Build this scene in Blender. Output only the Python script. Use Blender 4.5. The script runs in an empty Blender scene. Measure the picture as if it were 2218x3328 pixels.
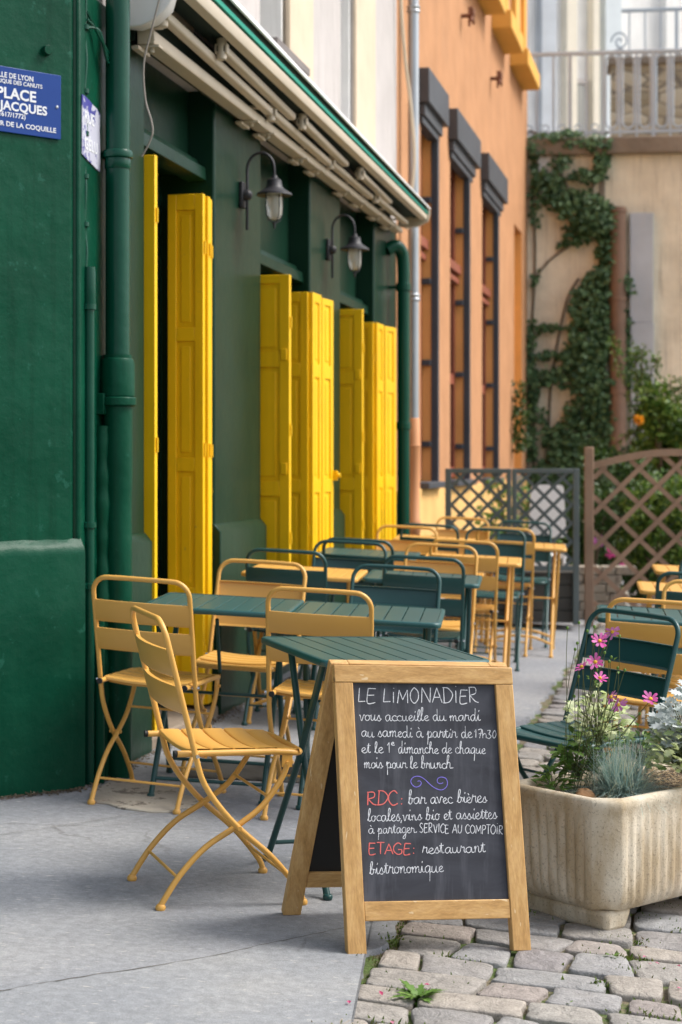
import bpy, math, random
from mathutils import Vector, Matrix
R = math.radians
rnd = random.Random(7)
scene = bpy.context.scene
COL = scene.collection

# ------------------------------------------------------------------ camera
EYE = 1.28
cam_d = bpy.data.cameras.new("camera"); cam = bpy.data.objects.new("camera", cam_d); COL.objects.link(cam)
cam.location = (0, 0, EYE); cam.rotation_euler = (R(90), 0, 0)
cam_d.sensor_fit = 'VERTICAL'; cam_d.sensor_height = 36; cam_d.lens = 61.2
cam_d.shift_y = -0.047; cam_d.clip_end = 500; cam_d.clip_start = 0.05
cam_d.dof.use_dof = True; cam_d.dof.focus_distance = 4.85; cam_d.dof.aperture_fstop = 4.4
scene.camera = cam

# ------------------------------------------------------------------ light
SUN_EL, SUN_AZ = R(50), R(84)          # azimuth measured from +Y towards +X
w = bpy.data.worlds.new("World"); scene.world = w; w.use_nodes = True
nt = w.node_tree; bg = nt.nodes['Background']
sky = nt.nodes.new('ShaderNodeTexSky'); sky.sky_type = 'NISHITA'; sky.sun_disc = False
sky.sun_elevation = SUN_EL; sky.sun_rotation = SUN_AZ
sky.air_density = 1.0; sky.dust_density = 4.0; sky.ozone_density = 1.0
hs = nt.nodes.new('ShaderNodeHueSaturation'); hs.inputs['Saturation'].default_value = 0.5
nt.links.new(sky.outputs[0], hs.inputs['Color']); nt.links.new(hs.outputs[0], bg.inputs[0])
bg.inputs[1].default_value = 0.15
sd = bpy.data.lights.new("sun", 'SUN'); sd.energy = 1.6; sd.angle = R(22); sd.color = (1.0, 0.96, 0.9)
sun = bpy.data.objects.new("sun", sd); COL.objects.link(sun)
dv = Vector((math.sin(SUN_AZ)*math.cos(SUN_EL), math.cos(SUN_AZ)*math.cos(SUN_EL), math.sin(SUN_EL)))
sun.rotation_euler = dv.to_track_quat('Z', 'Y').to_euler(); sun.location = (6, 4, 12)
scene.view_settings.view_transform = 'Standard'; scene.view_settings.look = 'None'
scene.view_settings.exposure = 0.72; scene.view_settings.gamma = 1.0
scene.render.engine = 'CYCLES'

# ------------------------------------------------------------------ frames of reference
def gz(x, y): return -0.049*x + 0.0153*(y-4.6)
GN = Vector((0.049, -0.0153, 1)).normalized()
PHI = R(-11.88); U = Vector((0.2058, 0.9786, 0)); N = Vector((0.9786, -0.2058, 0)); C0 = Vector((-0.985, 6.47, 0))
def W(n, t, z=0): return C0 + N*n + U*t + Vector((0, 0, z))
def tilt(yaw): return (Vector((0, 0, 1)).rotation_difference(GN).to_matrix() @ Matrix.Rotation(yaw, 3, 'Z')).to_euler()

# ------------------------------------------------------------------ tagging
def tag(o, label=None, cat=None, group=None, kind=None):
    if label: o['label'] = label
    if cat: o['category'] = cat
    if group: o['group'] = group
    if kind: o['kind'] = kind
    return o
def empty(name, loc, rz=0.0, label=None, cat=None, group=None, eul=None):
    o = bpy.data.objects.new(name, None); COL.objects.link(o); o.empty_display_size = .1
    o.location = loc; o.rotation_euler = eul if eul else (0, 0, rz)
    return tag(o, label, cat, group)
def copy_tree(o, parent=None):
    c = o.copy(); COL.objects.link(c); c.parent = parent
    for ch in list(o.children): copy_tree(ch, c)
    return c

# ------------------------------------------------------------------ mesh builder
def catmull(pts, n=6, closed=False):
    P = [Vector(p) for p in pts]; out = []; m = len(P)
    rng = range(m if closed else m-1)
    for i in rng:
        if closed: a, b, c, d = P[(i-1) % m], P[i], P[(i+1) % m], P[(i+2) % m]
        else: a, b, c, d = P[max(i-1, 0)], P[i], P[i+1], P[min(i+2, m-1)]
        for k in range(n):
            t = k/n
            out.append(.5*((2*b)+(-a+c)*t+(2*a-5*b+4*c-d)*t*t+(-a+3*b-3*c+d)*t**3))
    if not closed: out.append(P[-1].copy())
    return out
class MB:
    def __init__(s): s.v = []; s.f = []
    def add(s, vs, fs):
        k = len(s.v); s.v += [tuple(p) for p in vs]; s.f += [tuple(i+k for i in f) for f in fs]; return s
    def box(s, x0, x1, y0, y1, z0, z1, M=None):
        vs = [Vector((x, y, z)) for z in (z0, z1) for y in (y0, y1) for x in (x0, x1)]
        if M: vs = [M @ p for p in vs]
        return s.add(vs, [(0,2,3,1),(4,5,7,6),(0,1,5,4),(2,6,7,3),(0,4,6,2),(1,3,7,5)])
    def hexa(s, b, t):   # bottom quad, top quad (ccw seen from above)
        vs = list(b)+list(t)
        return s.add(vs, [(3,2,1,0),(4,5,6,7),(0,1,5,4),(1,2,6,5),(2,3,7,6),(3,0,4,7)])
    def bar(s, a, b, w_, h, up=(0,0,1)):
        a, b = Vector(a), Vector(b); d = (b-a).normalized(); up = Vector(up)
        sx = d.cross(up)
        if sx.length < 1e-4: sx = d.cross(Vector((1,0,0)))
        sx.normalize(); uy = sx.cross(d).normalized(); sx *= w_/2; uy *= h/2
        return s.add([a-sx-uy, a+sx-uy, a+sx+uy, a-sx+uy, b-sx-uy, b+sx-uy, b+sx+uy, b-sx+uy],
                     [(0,1,2,3),(7,6,5,4),(0,4,5,1),(1,5,6,2),(2,6,7,3),(3,7,4,0)])
    def tube(s, pts, r, seg=8, closed=False, cap=True):
        P = [Vector(p) for p in pts]; m = len(P)
        rs = r if isinstance(r, (list, tuple)) else [r]*m
        T = []
        for i in range(m):
            if closed: d = P[(i+1) % m]-P[i-1]
            else: d = P[min(i+1, m-1)]-P[max(i-1, 0)]
            T.append(d.normalized() if d.length > 1e-9 else Vector((0,0,1)))
        n = T[0].orthogonal().normalized(); vs = []
        for i in range(m):
            if i: 
                n = T[i-1].rotation_difference(T[i]) @ n
            n = (n - T[i]*n.dot(T[i])).normalized(); b = T[i].cross(n)
            for k in range(seg):
                a = 2*math.pi*k/seg; vs.append(P[i]+(n*math.cos(a)+b*math.sin(a))*rs[i])
        fs = []
        for i in range(m if closed else m-1):
            j = (i+1) % m
            for k in range(seg):
                l = (k+1) % seg; fs.append((i*seg+k, i*seg+l, j*seg+l, j*seg+k))
        if cap and not closed:
            fs.append(tuple(range(seg))[::-1]); fs.append(tuple((m-1)*seg+k for k in range(seg)))
        return s.add(vs, fs)
    def lathe(s, prof, c=(0,0,0), seg=20, axis=None):
        vs = []; c = Vector(c); q = Vector((0,0,1)).rotation_difference(Vector(axis).normalized()) if axis else None
        for r, z in prof:
            for k in range(seg):
                a = 2*math.pi*k/seg; p = Vector((r*math.cos(a), r*math.sin(a), z))
                if q: p = q @ p
                vs.append(c+p)
        fs = []
        for i in range(len(prof)-1):
            for k in range(seg):
                l = (k+1) % seg; fs.append((i*seg+k, i*seg+l, (i+1)*seg+l, (i+1)*seg+k))
        fs.append(tuple(range(seg))[::-1]); fs.append(tuple((len(prof)-1)*seg+k for k in range(seg)))
        return s.add(vs, fs)
    def prism(s, poly, h0, h1, f):  # poly 2d, f(a,b,h)->Vector
        m = len(poly); vs = [f(a, b, h0) for a, b in poly]+[f(a, b, h1) for a, b in poly]
        return s.add(vs, [tuple(range(m))[::-1], tuple(range(m, 2*m))]+[(i, (i+1) % m, m+(i+1) % m, m+i) for i in range(m)])
    def build(s, name, mat, parent=None, smooth=True, bevel=0, ang=40, loc=None, seg=2):
        me = bpy.data.meshes.new(name); me.from_pydata([tuple(v) for v in s.v], [], s.f); me.validate()
        import bmesh
        if len(s.f) < 60000:
            bm = bmesh.new(); bm.from_mesh(me); bmesh.ops.recalc_face_normals(bm, faces=bm.faces); bm.to_mesh(me); bm.free()
        if mat: me.materials.append(mat)
        if smooth:
            me.polygons.foreach_set('use_smooth', [True]*len(me.polygons)); me.set_sharp_from_angle(angle=R(ang))
        o = bpy.data.objects.new(name, me); COL.objects.link(o)
        if parent: o.parent = parent
        if loc is not None: o.location = loc
        if bevel:
            b = o.modifiers.new('bevel', 'BEVEL'); b.width = bevel; b.segments = seg; b.limit_method = 'ANGLE'; b.angle_limit = R(40)
        return o

# ------------------------------------------------------------------ materials
def new_mat(name):
    m = bpy.data.materials.new(name); m.use_nodes = True; return m, m.node_tree, m.node_tree.nodes['Principled BSDF']
def coords(nt, scale=(1,1,1), kind='Object'):
    tc = nt.nodes.new('ShaderNodeTexCoord'); mp = nt.nodes.new('ShaderNodeMapping'); mp.inputs['Scale'].default_value = scale
    nt.links.new(tc.outputs[kind], mp.inputs[0]); return mp.outputs[0]
def noise(nt, co, scale, detail=4, rough=.55, dist=0):
    n = nt.nodes.new('ShaderNodeTexNoise'); n.inputs['Scale'].default_value = scale; n.inputs['Detail'].default_value = detail
    n.inputs['Roughness'].default_value = rough; n.inputs['Distortion'].default_value = dist
    if co: nt.links.new(co, n.inputs['Vector'])
    return n.outputs[0]
def ramp(nt, fac, stops, interp='LINEAR'):
    r = nt.nodes.new('ShaderNodeValToRGB'); r.color_ramp.interpolation = interp; e = r.color_ramp.elements
    while len(e) < len(stops): e.new(.5)
    for i, (p, c) in enumerate(stops):
        e[i].position = p; e[i].color = (c[0], c[1], c[2], 1) if isinstance(c, (tuple, list)) else (c, c, c, 1)
    nt.links.new(fac, r.inputs[0]); return r.outputs[0]
def mix(nt, fac, a, b, mode='MIX'):
    m = nt.nodes.new('ShaderNodeMix'); m.data_type = 'RGBA'; m.blend_type = mode
    for s_, v in ((m.inputs[0], fac), (m.inputs[6], a), (m.inputs[7], b)):
        if hasattr(v, 'is_linked') or hasattr(v, 'node'): nt.links.new(v, s_)
        elif isinstance(v, (int, float)): s_.default_value = v
        else: s_.default_value = (v[0], v[1], v[2], 1)
    return m.outputs[2]
def bump(nt, bs, h, strength=.3, dist=.01, chain=None):
    b = nt.nodes.new('ShaderNodeBump'); b.inputs['Strength'].default_value = strength; b.inputs['Distance'].default_value = dist
    nt.links.new(h, b.inputs['Height'])
    if chain: nt.links.new(chain, b.inputs['Normal'])
    nt.links.new(b.outputs[0], bs.inputs['Normal']); return b.outputs[0]
def painted(name, c, rough=.35, var=.12, bstr=.15, bscale=60, bdist=.002, spec=.5, streak=None, world=False, wear=None):
    m, nt, bs = new_mat(name); co = coords(nt, kind='Object')
    n1 = noise(nt, co, 2.2, 5); dk = tuple(v*(1-var) for v in c); lt = tuple(min(1, v*(1+var)+.003) for v in c)
    col = ramp(nt, n1, [(.3, dk), (.7, lt)])
    if streak:
        cs = coords(nt, (9, 9, .5)); n2 = noise(nt, cs, 2.5, 5, .6)
        col = mix(nt, ramp(nt, n2, [(.52, 0), (.75, streak[1])]), col, streak[0])
    if wear:
        n3 = noise(nt, co, wear[1], 6, .7); col = mix(nt, ramp(nt, n3, [(wear[2], 0), (wear[2]+.03, .8)]), col, wear[0])
    nt.links.new(col, bs.inputs['Base Color']); bs.inputs['Roughness'].default_value = rough
    bs.inputs['Specular IOR Level'].default_value = spec
    n4 = noise(nt, co, bscale, 5, .6); ch = bump(nt, bs, n4, bstr, bdist)
    n5 = noise(nt, co, bscale*.08, 3); bump(nt, bs, n5, bstr, bdist*8, ch)
    return m
M = {}
M['mustard'] = painted('mustard_powder_coat', (.71, .385, .085), .38, .05, .05, 200, .0005, wear=((.42,.23,.06), 34, .71))
M['green_metal'] = painted('green_powder_coat', (.011, .066, .064), .36, .06, .05, 200, .0005)
M['table_green'] = painted('green_table_coat', (.016, .088, .088), .36, .06, .05, 200, .0005)
M['wall_green'] = painted('glossy_green_wall', (.0006, .052, .027), .34, .25, .38, 45, .004, .13, wear=((.012,.085,.055), 13, .62), streak=((.0004,.030,.015), .55))
M['pier_green'] = painted('satin_green_plaster', (.0055, .030, .017), .28, .12, .22, 70, .002, .14)
M['pipe_green'] = painted('green_pipe', (.001, .056, .033), .25, .12, .3, 40, .002, .28)
M['dark_green'] = painted('dark_green_wood', (.003, .026, .016), .35, .15, .1, 60, .001)
M['yellow'] = painted('yellow_shutter', (.86, .51, .002), .42, .07, .2, 90, .001, .35, wear=((.42,.27,.05), 26, .685), streak=((.66,.36,.002), .5))
M['cream_metal'] = painted('cream_metal', (.55, .48, .38), .45, .08, .1, 80, .001)
M['white_metal'] = painted('white_metal', (.72, .72, .72), .35, .03, .05, 80, .001)
M['teal'] = painted('teal_fabric', (.0, .27, .19), .7, .05, .05, 80, .001)
M['dark_fabric'] = painted('dark_awning_fabric', (.006, .022, .014), .85, .1, .1, 80, .001)
M['black_metal'] = painted('dark_metal', (.022, .022, .028), .5, .1, .1, 80, .001)
M['black'] = painted('black_plastic', (.01, .01, .01), .5, .1, .05, 80, .001)
M['steel'] = painted('galvanised_steel', (.42, .45, .48), .38, .1, .08, 60, .001); M['steel'].node_tree.nodes['Principled BSDF'].inputs['Metallic'].default_value = .7
M['bright_steel'] = painted('bolt_steel', (.7, .7, .7), .25, .03, .05, 60, .001); M['bright_steel'].node_tree.nodes['Principled BSDF'].inputs['Metallic'].default_value = 1
M['grey_paint'] = painted('grey_railing_paint', (.50, .58, .66), .5, .08, .1, 60, .001)
M['grey_channel'] = painted('grey_channel', (.48, .52, .57), .55, .12, .1, 20, .001, streak=((.5,.5,.5), .4))
M['orange_wall'] = painted('orange_render', (.49, .25, .125), .9, .10, .4, 50, .004, .2, streak=((.56,.35,.22), .5))
M['orange_deep'] = painted('orange_reveal', (.84, .42, .14), .9, .08, .3, 50, .003, .2)
M['ochre'] = painted('ochre_render', (.76, .42, .10), .9, .08, .3, 50, .003, .2)
M['pale_ochre'] = painted('pale_ochre_plinth', (.78, .48, .18), .9, .12, .4, 40, .004, .2)
M['orange_pipe'] = painted('orange_pipe', (.62, .28, .12), .6, .08, .2, 50, .002)
M['lintel'] = painted('anthracite_lintel', (.06, .066, .078), .55, .15, .2, 40, .002)
M['red_frame'] = painted('red_brown_frame', (.27, .075, .04), .5, .15, .1, 60, .001)
M['grey_plaster'] = painted('pale_grey_plaster', (.50, .47, .46), .9, .08, .35, 30, .004, .2, streak=((.34,.31,.30), .6))
M['beige_stone'] = painted('beige_stone_surround', (.66, .55, .42), .9, .09, .3, 30, .004, .2, streak=((.45,.36,.27), .35))
M['white_plaster'] = painted('white_plaster', (.90, .90, .89), .9, .06, .2, 30, .003, .2, streak=((.5,.49,.47), .35))
M['tan_wall'] = painted('tan_retaining_wall', (.84, .75, .58), .92, .14, .6, 14, .01, .2, streak=((.34,.28,.21), .6))
M['ledge'] = painted('weathered_stone_ledge', (.27, .22, .17), .95, .25, .7, 18, .01, .2)
M['brown_pipe'] = painted('brown_pipe', (.22, .13, .085), .6, .2, .3, 20, .003)
M['brown_wood'] = painted('brown_trellis_wood', (.31, .20, .135), .75, .25, .4, 40, .003)
M['grey_wood'] = painted('grey_green_wood', (.085, .11, .115), .6, .15, .3, 40, .002)
M['dark_wood'] = painted('dark_planks', (.045, .043, .038), .8, .3, .4, 30, .003)
M['soil'] = painted('dark_soil', (.05, .035, .024), .95, .4, .9, 60, .012)
M['white_plastic'] = painted('white_plastic', (.78, .79, .80), .4, .03, .05, 20, .001)
M['cable'] = painted('cable', (.28, .25, .22), .6, .2, .1, 60, .001)
M['cream_cable'] = painted('cream_cable', (.62, .50, .36), .6, .1, .1, 60, .001)
M['brick'] = painted('terracotta', (.42, .16, .075), .85, .2, .5, 60, .003)
M['rock'] = painted('ochre_rock', (.38, .21, .10), .9, .25, .8, 30, .01)
M['rust'] = painted('rusty_iron', (.19, .075, .04), .8, .25, .3, 60, .002)
M['sign_blue'] = painted('blue_enamel', (.006, .045, .235), .3, .08, .05, 40, .001, .25, wear=((.5,.55,.7), 34, .745))
M['worn_sign'] = painted('worn_enamel', (.05, .05, .28), .4, .15, .1, 60, .001, wear=((.60,.61,.68), 7, .44))
M['white_enamel'] = painted('white_enamel', (.72, .74, .78), .35, .04, .03, 60, .001)
M['chalk'] = painted('white_chalk', (.80, .82, .86), .95, .12, .1, 300, .0005, wear=((.30,.31,.35), 120, .55))
M['red_chalk'] = painted('red_chalk', (.78, .17, .15), .95, .1, .1, 300, .0005)
M['violet_chalk'] = painted('violet_chalk', (.24, .20, .72), .95, .1, .1, 300, .0005)
M['cream_render'] = painted('cream_render', (.84, .78, .66), .9, .05, .2, 30, .003, .2)
M['pale_blue'] = painted('pale_blue_render', (.70, .76, .80), .9, .05, .2, 30, .003, .2)
M['slab'] = painted('worn_slab', (.36, .325, .27), .9, .3, .8, 30, .006, .2, wear=((.13,.11,.09), 9, .56))
M['iron'] = painted('wrought_iron', (.17, .15, .145), .7, .2, .2, 60, .002)

def mat_glass_dark():
    m, nt, bs = new_mat('dark_window_glass'); bs.inputs['Base Color'].default_value = (.012, .016, .016, 1)
    bs.inputs['Roughness'].default_value = .06; bs.inputs['Specular IOR Level'].default_value = .6; return m
M['glass'] = mat_glass_dark()
def mat_pane():
    m, nt, bs = new_mat('curtained_glass'); co = coords(nt, (6, 6, .4)); n = noise(nt, co, 2, 3)
    nt.links.new(ramp(nt, n, [(.3, (.22,.23,.22)), (.7, (.46,.45,.41))]), bs.inputs['Base Color']); bs.inputs['Roughness'].default_value = .12; return m
M['pane'] = mat_pane()
def mat_lampglass():
    m, nt, bs = new_mat('frosted_lamp_glass'); bs.inputs['Base Color'].default_value = (.80, .78, .72, 1)
    bs.inputs['Roughness'].default_value = .25; bs.inputs['Transmission Weight'].default_value = .55; return m
M['lamp_glass'] = mat_lampglass()

def mat_asphalt(name='worn_grey_asphalt', k=1.0):
    m, nt, bs = new_mat(name); co = coords(nt, kind='Object')
    big = noise(nt, co, .9, 4, .5, .6); fine = noise(nt, co, 260, 3, .7); med = noise(nt, co, 38, 5, .65)
    cs = coords(nt, (7, 26, 1)); fl = noise(nt, cs, 3.2, 4, .62)
    col = ramp(nt, big, [(.34, (.205,.218,.242)), (.5, (.245,.255,.272)), (.66, (.295,.298,.302))])
    col = mix(nt, .55, col, ramp(nt, med, [(.3, .35), (.7, .68)]), 'OVERLAY')
    col = mix(nt, .5, col, ramp(nt, fine, [(.25, .25), (.75, .78)]), 'OVERLAY')
    col = mix(nt, ramp(nt, fl, [(.625, 0), (.68, .6)]), col, (.52, .50, .47))
    # hairline cracks
    v = nt.nodes.new('ShaderNodeTexVoronoi'); v.feature = 'DISTANCE_TO_EDGE'; v.inputs['Scale'].default_value = .62
    wob = nt.nodes.new('ShaderNodeVectorMath'); wob.operation = 'ADD'
    nn = nt.nodes.new('ShaderNodeTexNoise'); nn.inputs['Scale'].default_value = 5; nn.inputs['Detail'].default_value = 5
    sc = nt.nodes.new('ShaderNodeVectorMath'); sc.operation = 'SCALE'; sc.inputs['Scale'].default_value = .16
    nt.links.new(co, nn.inputs['Vector']); nt.links.new(nn.outputs['Color'], sc.inputs[0]); nt.links.new(co, wob.inputs[0]); nt.links.new(sc.outputs[0], wob.inputs[1])
    nt.links.new(wob.outputs[0], v.inputs['Vector'])
    cr = ramp(nt, v.outputs['Distance'], [(0, 1), (.0028, 0)])
    mask = ramp(nt, noise(nt, co, 1.7, 3), [(.54, 0), (.62, .45)])
    mm = nt.nodes.new('ShaderNodeMath'); mm.operation = 'MULTIPLY'; nt.links.new(cr, mm.inputs[0]); nt.links.new(mask, mm.inputs[1])
    col = mix(nt, mm.outputs[0], col, (.09, .085, .08))
    if k != 1.0: col = mix(nt, 1.0, col, (k, k*.995, k*.97), 'MULTIPLY')
    nt.links.new(col, bs.inputs['Base Color']); bs.inputs['Roughness'].default_value = .82; bs.inputs['Specular IOR Level'].default_value = .3
    ch = bump(nt, bs, fine, .35, .002); bump(nt, bs, med, .35, .006, ch); return m
M['asphalt'] = mat_asphalt(); M['asphalt_light'] = mat_asphalt('lighter_asphalt', 1.07); M['crack'] = painted('crack_dirt', (.10,.09,.075), .95, .3, .3, 60, .002)
def island_color(nt, stops):
    g = nt.nodes.new('ShaderNodeNewGeometry'); return ramp(nt, g.outputs['Random Per Island'], stops)
def mat_cobble():
    m, nt, bs = new_mat('granite_cobbles'); co = coords(nt, kind='Object')
    col = island_color(nt, [(0, (.28,.265,.245)), (.25, (.36,.32,.275)), (.45, (.28,.285,.29)), (.62, (.335,.285,.25)), (.8, (.22,.215,.225)), (1, (.40,.37,.315))])
    n1 = noise(nt, co, 14, 6, .65, .8); fine = noise(nt, co, 180, 4, .7)
    col = mix(nt, .6, col, ramp(nt, n1, [(.3, .34), (.7, .66)]), 'OVERLAY')
    col = mix(nt, .55, col, ramp(nt, fine, [(.25, .22), (.75, .78)]), 'OVERLAY')
    n4 = noise(nt, co, 7, 5, .7); col = mix(nt, ramp(nt, n4, [(.52, 0), (.70, .55)]), col, (.20, .185, .16))
    nt.links.new(col, bs.inputs['Base Color']); bs.inputs['Roughness'].default_value = .78
    n3 = noise(nt, co, 42, 5, .7); ch = bump(nt, bs, fine, .5, .003); ch = bump(nt, bs, n3, .6, .007, ch); bump(nt, bs, n1, .8, .02, ch); return m
M['cobble'] = mat_cobble()
def mat_joint():
    m, nt, bs = new_mat('mossy_dirt_ground'); co = coords(nt, kind='Object')
    n1 = noise(nt, co, 5, 5, .7); n2 = noise(nt, co, 90, 4, .7)
    col = ramp(nt, n1, [(.36, (.17,.135,.095)), (.46, (.19,.16,.10)), (.54, (.085,.13,.03))])
    col = mix(nt, .7, col, ramp(nt, n2, [(.25, .15), (.75, .85)]), 'OVERLAY')
    nt.links.new(col, bs.inputs['Base Color']); bs.inputs['Roughness'].default_value = .95
    bump(nt, bs, n2, .9, .01); return m
M['joint'] = mat_joint()
def mat_concrete():
    m, nt, bs = new_mat('exposed_aggregate_concrete'); co = coords(nt, kind='Object')
    n1 = noise(nt, co, 4.5, 5, .6); fine = noise(nt, co, 130, 3, .8); blotch = noise(nt, coords(nt, (5, 5, 1.6)), 2.2, 4, .6)
    col = ramp(nt, n1, [(.3, (.58,.51,.39)), (.7, (.74,.67,.54))])
    col = mix(nt, ramp(nt, blotch, [(.42, 0), (.62, .75)]), col, (.40, .30, .17))
    col = mix(nt, ramp(nt, fine, [(.56, 0), (.66, .6)]), col, (.20, .16, .115))
    nt.links.new(col, bs.inputs['Base Color']); bs.inputs['Roughness'].default_value = .9
    bump(nt, bs, fine, .8, .003); return m
M['concrete'] = mat_concrete()
def mat_wood(name, sc):
    m, nt, bs = new_mat(name); co = coords(nt, sc)
    n1 = noise(nt, co, 3.0, 5, .6, .4); co2 = coords(nt, tuple(v*(1 if v < 5 else 3.2) for v in sc)); n2 = noise(nt, co2, 5, 4, .6)
    col = ramp(nt, n1, [(.28, (.42,.225,.068)), (.5, (.56,.325,.115)), (.72, (.66,.42,.175))])
    col = mix(nt, .4, col, ramp(nt, n2, [(.3, .3), (.7, .68)]), 'OVERLAY')
    fl = noise(nt, coords(nt, tuple(v*.9 for v in sc)), 9, 2, .5)
    col = mix(nt, ramp(nt, fl, [(.70, 0), (.73, .6)]), col, (.80, .66, .42))
    v = nt.nodes.new('ShaderNodeTexVoronoi'); v.inputs['Scale'].default_value = 4.3; nt.links.new(coords(nt), v.inputs['Vector'])
    col = mix(nt, ramp(nt, v.outputs['Distance'], [(.03, .85), (.05, 0)]), col, (.14, .06, .02))
    nt.links.new(col, bs.inputs['Base Color']); bs.inputs['Roughness'].default_value = .6
    bump(nt, bs, n2, .3, .001); return m
M['wood_v'] = mat_wood('pine_upright', (14, 14, .8)); M['wood_h'] = mat_wood('pine_rail', (.8, 14, 14))
def mat_board():
    m, nt, bs = new_mat('chalkboard'); co = coords(nt, (1.2, 1, 3)); n = noise(nt, co, 3.5, 5, .62, .9)
    co2 = coords(nt, (12, 1, 1.5)); n2 = noise(nt, co2, 3, 4, .6)
    col = ramp(nt, n, [(.35, (.034,.036,.046)), (.7, (.062,.066,.082))])
    col = mix(nt, ramp(nt, n2, [(.50, 0), (.72, .42)]), col, (.14, .145, .17))
    nt.links.new(col, bs.inputs['Base Color']); bs.inputs['Roughness'].default_value = .7; bs.inputs['Specular IOR Level'].default_value = .35; return m
M['board'] = mat_board()
def mat_leaf(name, cs, rough=.5, trans=.25):
    m, nt, bs = new_mat(name); n = len(cs); col = island_color(nt, [(i/(n-1), c) for i, c in enumerate(cs)])
    nt.links.new(col, bs.inputs['Base Color']); bs.inputs['Roughness'].default_value = rough; bs.inputs['Specular IOR Level'].default_value = .35
    tr = nt.nodes.new('ShaderNodeBsdfTranslucent'); nt.links.new(col, tr.inputs[0]); mx = nt.nodes.new('ShaderNodeMixShader'); mx.inputs[0].default_value = trans
    out = nt.nodes['Material Output']; nt.links.new(bs.outputs[0], mx.inputs[1]); nt.links.new(tr.outputs[0], mx.inputs[2]); nt.links.new(mx.outputs[0], out.inputs[0]); return m
M['ivy'] = mat_leaf('ivy_leaf', [(.035,.08,.035), (.06,.13,.05), (.09,.17,.07), (.13,.22,.09)])
M['bush'] = mat_leaf('bush_leaf', [(.03,.08,.012), (.07,.15,.02), (.13,.22,.03), (.20,.27,.05)])
M['dark_leaf'] = mat_leaf('dark_bush_leaf', [(.02,.05,.012), (.04,.09,.018), (.07,.13,.03)])
M['leaf'] = mat_leaf('garden_leaf', [(.07,.15,.025), (.13,.25,.045), (.22,.34,.09)])
M['cream_leaf'] = mat_leaf('cream_edged_leaf', [(.40,.50,.18), (.58,.64,.32), (.72,.75,.50), (.28,.42,.12)])
M['silver_leaf'] = mat_leaf('silver_leaf', [(.42,.48,.46), (.58,.63,.62), (.70,.74,.73)])
M['fescue'] = mat_leaf('blue_fescue_blade', [(.20,.33,.29), (.32,.46,.43), (.44,.58,.56), (.60,.58,.40)])
M['straw'] = mat_leaf('straw', [(.45,.33,.18), (.58,.45,.27), (.30,.20,.11)])
M['petal'] = mat_leaf('pink_petal', [(.62,.06,.32), (.72,.12,.42), (.60,.16,.42)])
M['violet_petal'] = mat_leaf('violet_petal', [(.42,.11,.36), (.50,.18,.45)])
M['red_petal'] = mat_leaf('fallen_petal', [(.42,.03,.09), (.60,.10,.25), (.75,.68,.66)])
M['pollen'] = painted('yellow_stamens', (.75, .48, .04), .8, .2, .8, 300, .002)
M['stem'] = painted('flower_stem', (.10, .12, .04), .6, .3, .1, 60, .001)
M['bark'] = painted('vine_bark', (.12, .085, .055), .9, .3, .5, 40, .004)
M['litter'] = mat_leaf('litter', [(.12,.08,.05), (.25,.19,.13), (.08,.06,.045), (.34,.28,.2)])
M['moss'] = mat_leaf('moss', [(.05,.10,.012), (.10,.17,.02), (.17,.24,.04), (.12,.09,.04)])
def mat_masonry():
    m, nt, bs = new_mat('rubble_masonry'); co = coords(nt, (1.6, 1, 3.4)); v = nt.nodes.new('ShaderNodeTexVoronoi'); v.inputs['Scale'].default_value = 1.6
    nt.links.new(co, v.inputs['Vector']); col = ramp(nt, v.outputs['Color'], [(0, (.30,.24,.15)), (.5, (.50,.41,.28)), (1, (.62,.54,.40))])
    e = nt.nodes.new('ShaderNodeTexVoronoi'); e.feature = 'DISTANCE_TO_EDGE'; e.inputs['Scale'].default_value = 1.6; nt.links.new(co, e.inputs['Vector'])
    col = mix(nt, ramp(nt, e.outputs['Distance'], [(.02, .8), (.07, 0)]), col, (.16, .13, .10))
    nt.links.new(col, bs.inputs['Base Color']); bs.inputs['Roughness'].default_value = .95
    bump(nt, bs, e.outputs['Distance'], .8, .05); return m
M['masonry'] = mat_masonry()

# ================================================================== GROUND
g = MB(); S = 90
def gq(x0, x1, y0, y1, dz): return [(x0, y0, gz(x0, y0)+dz), (x1, y0, gz(x1, y0)+dz), (x1, y1, gz(x1, y1)+dz), (x0, y1, gz(x0, y1)+dz)]
g.add(gq(-S, S, -20, 160, -.016), [(0,1,2,3)])
tag(g.build('ground', M['joint'], smooth=False), kind='structure')

# paved frame: p across the street (N), q along it (U); kerb of the asphalt at p = PB
PU, QU = Vector((0.9786, -0.2058, 0)), Vector((0.2058, 0.9786, 0)); O2 = Vector((0.0, 4.0, 0))
def PQ(p, q, dz=0.0):
    v = O2+PU*p+QU*q; return Vector((v.x, v.y, gz(v.x, v.y)+dz))
rj = random.Random(3)
edge = []; q = -3.0
while q < 24:
    edge.append((-.035-.05*max(0, .5-q)*(q < .5 and q > -1.5)+rj.uniform(-.022, .022)+(.012*math.sin(q*9)), q)); q += .055
a = MB(); n = len(edge)
vs = [PQ(p, q) for p, q in edge]+[PQ(-30, q) for p, q in edge]+[PQ(p+.012, q, -.05) for p, q in edge]
fs = [(i, i+1, n+i+1, n+i) for i in range(n-1)]+[(i+1, i, 2*n+i, 2*n+i+1) for i in range(n-1)]
a.add(vs, fs)
tag(a.build('asphalt_pavement', M['asphalt'], smooth=False), kind='structure')

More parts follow.
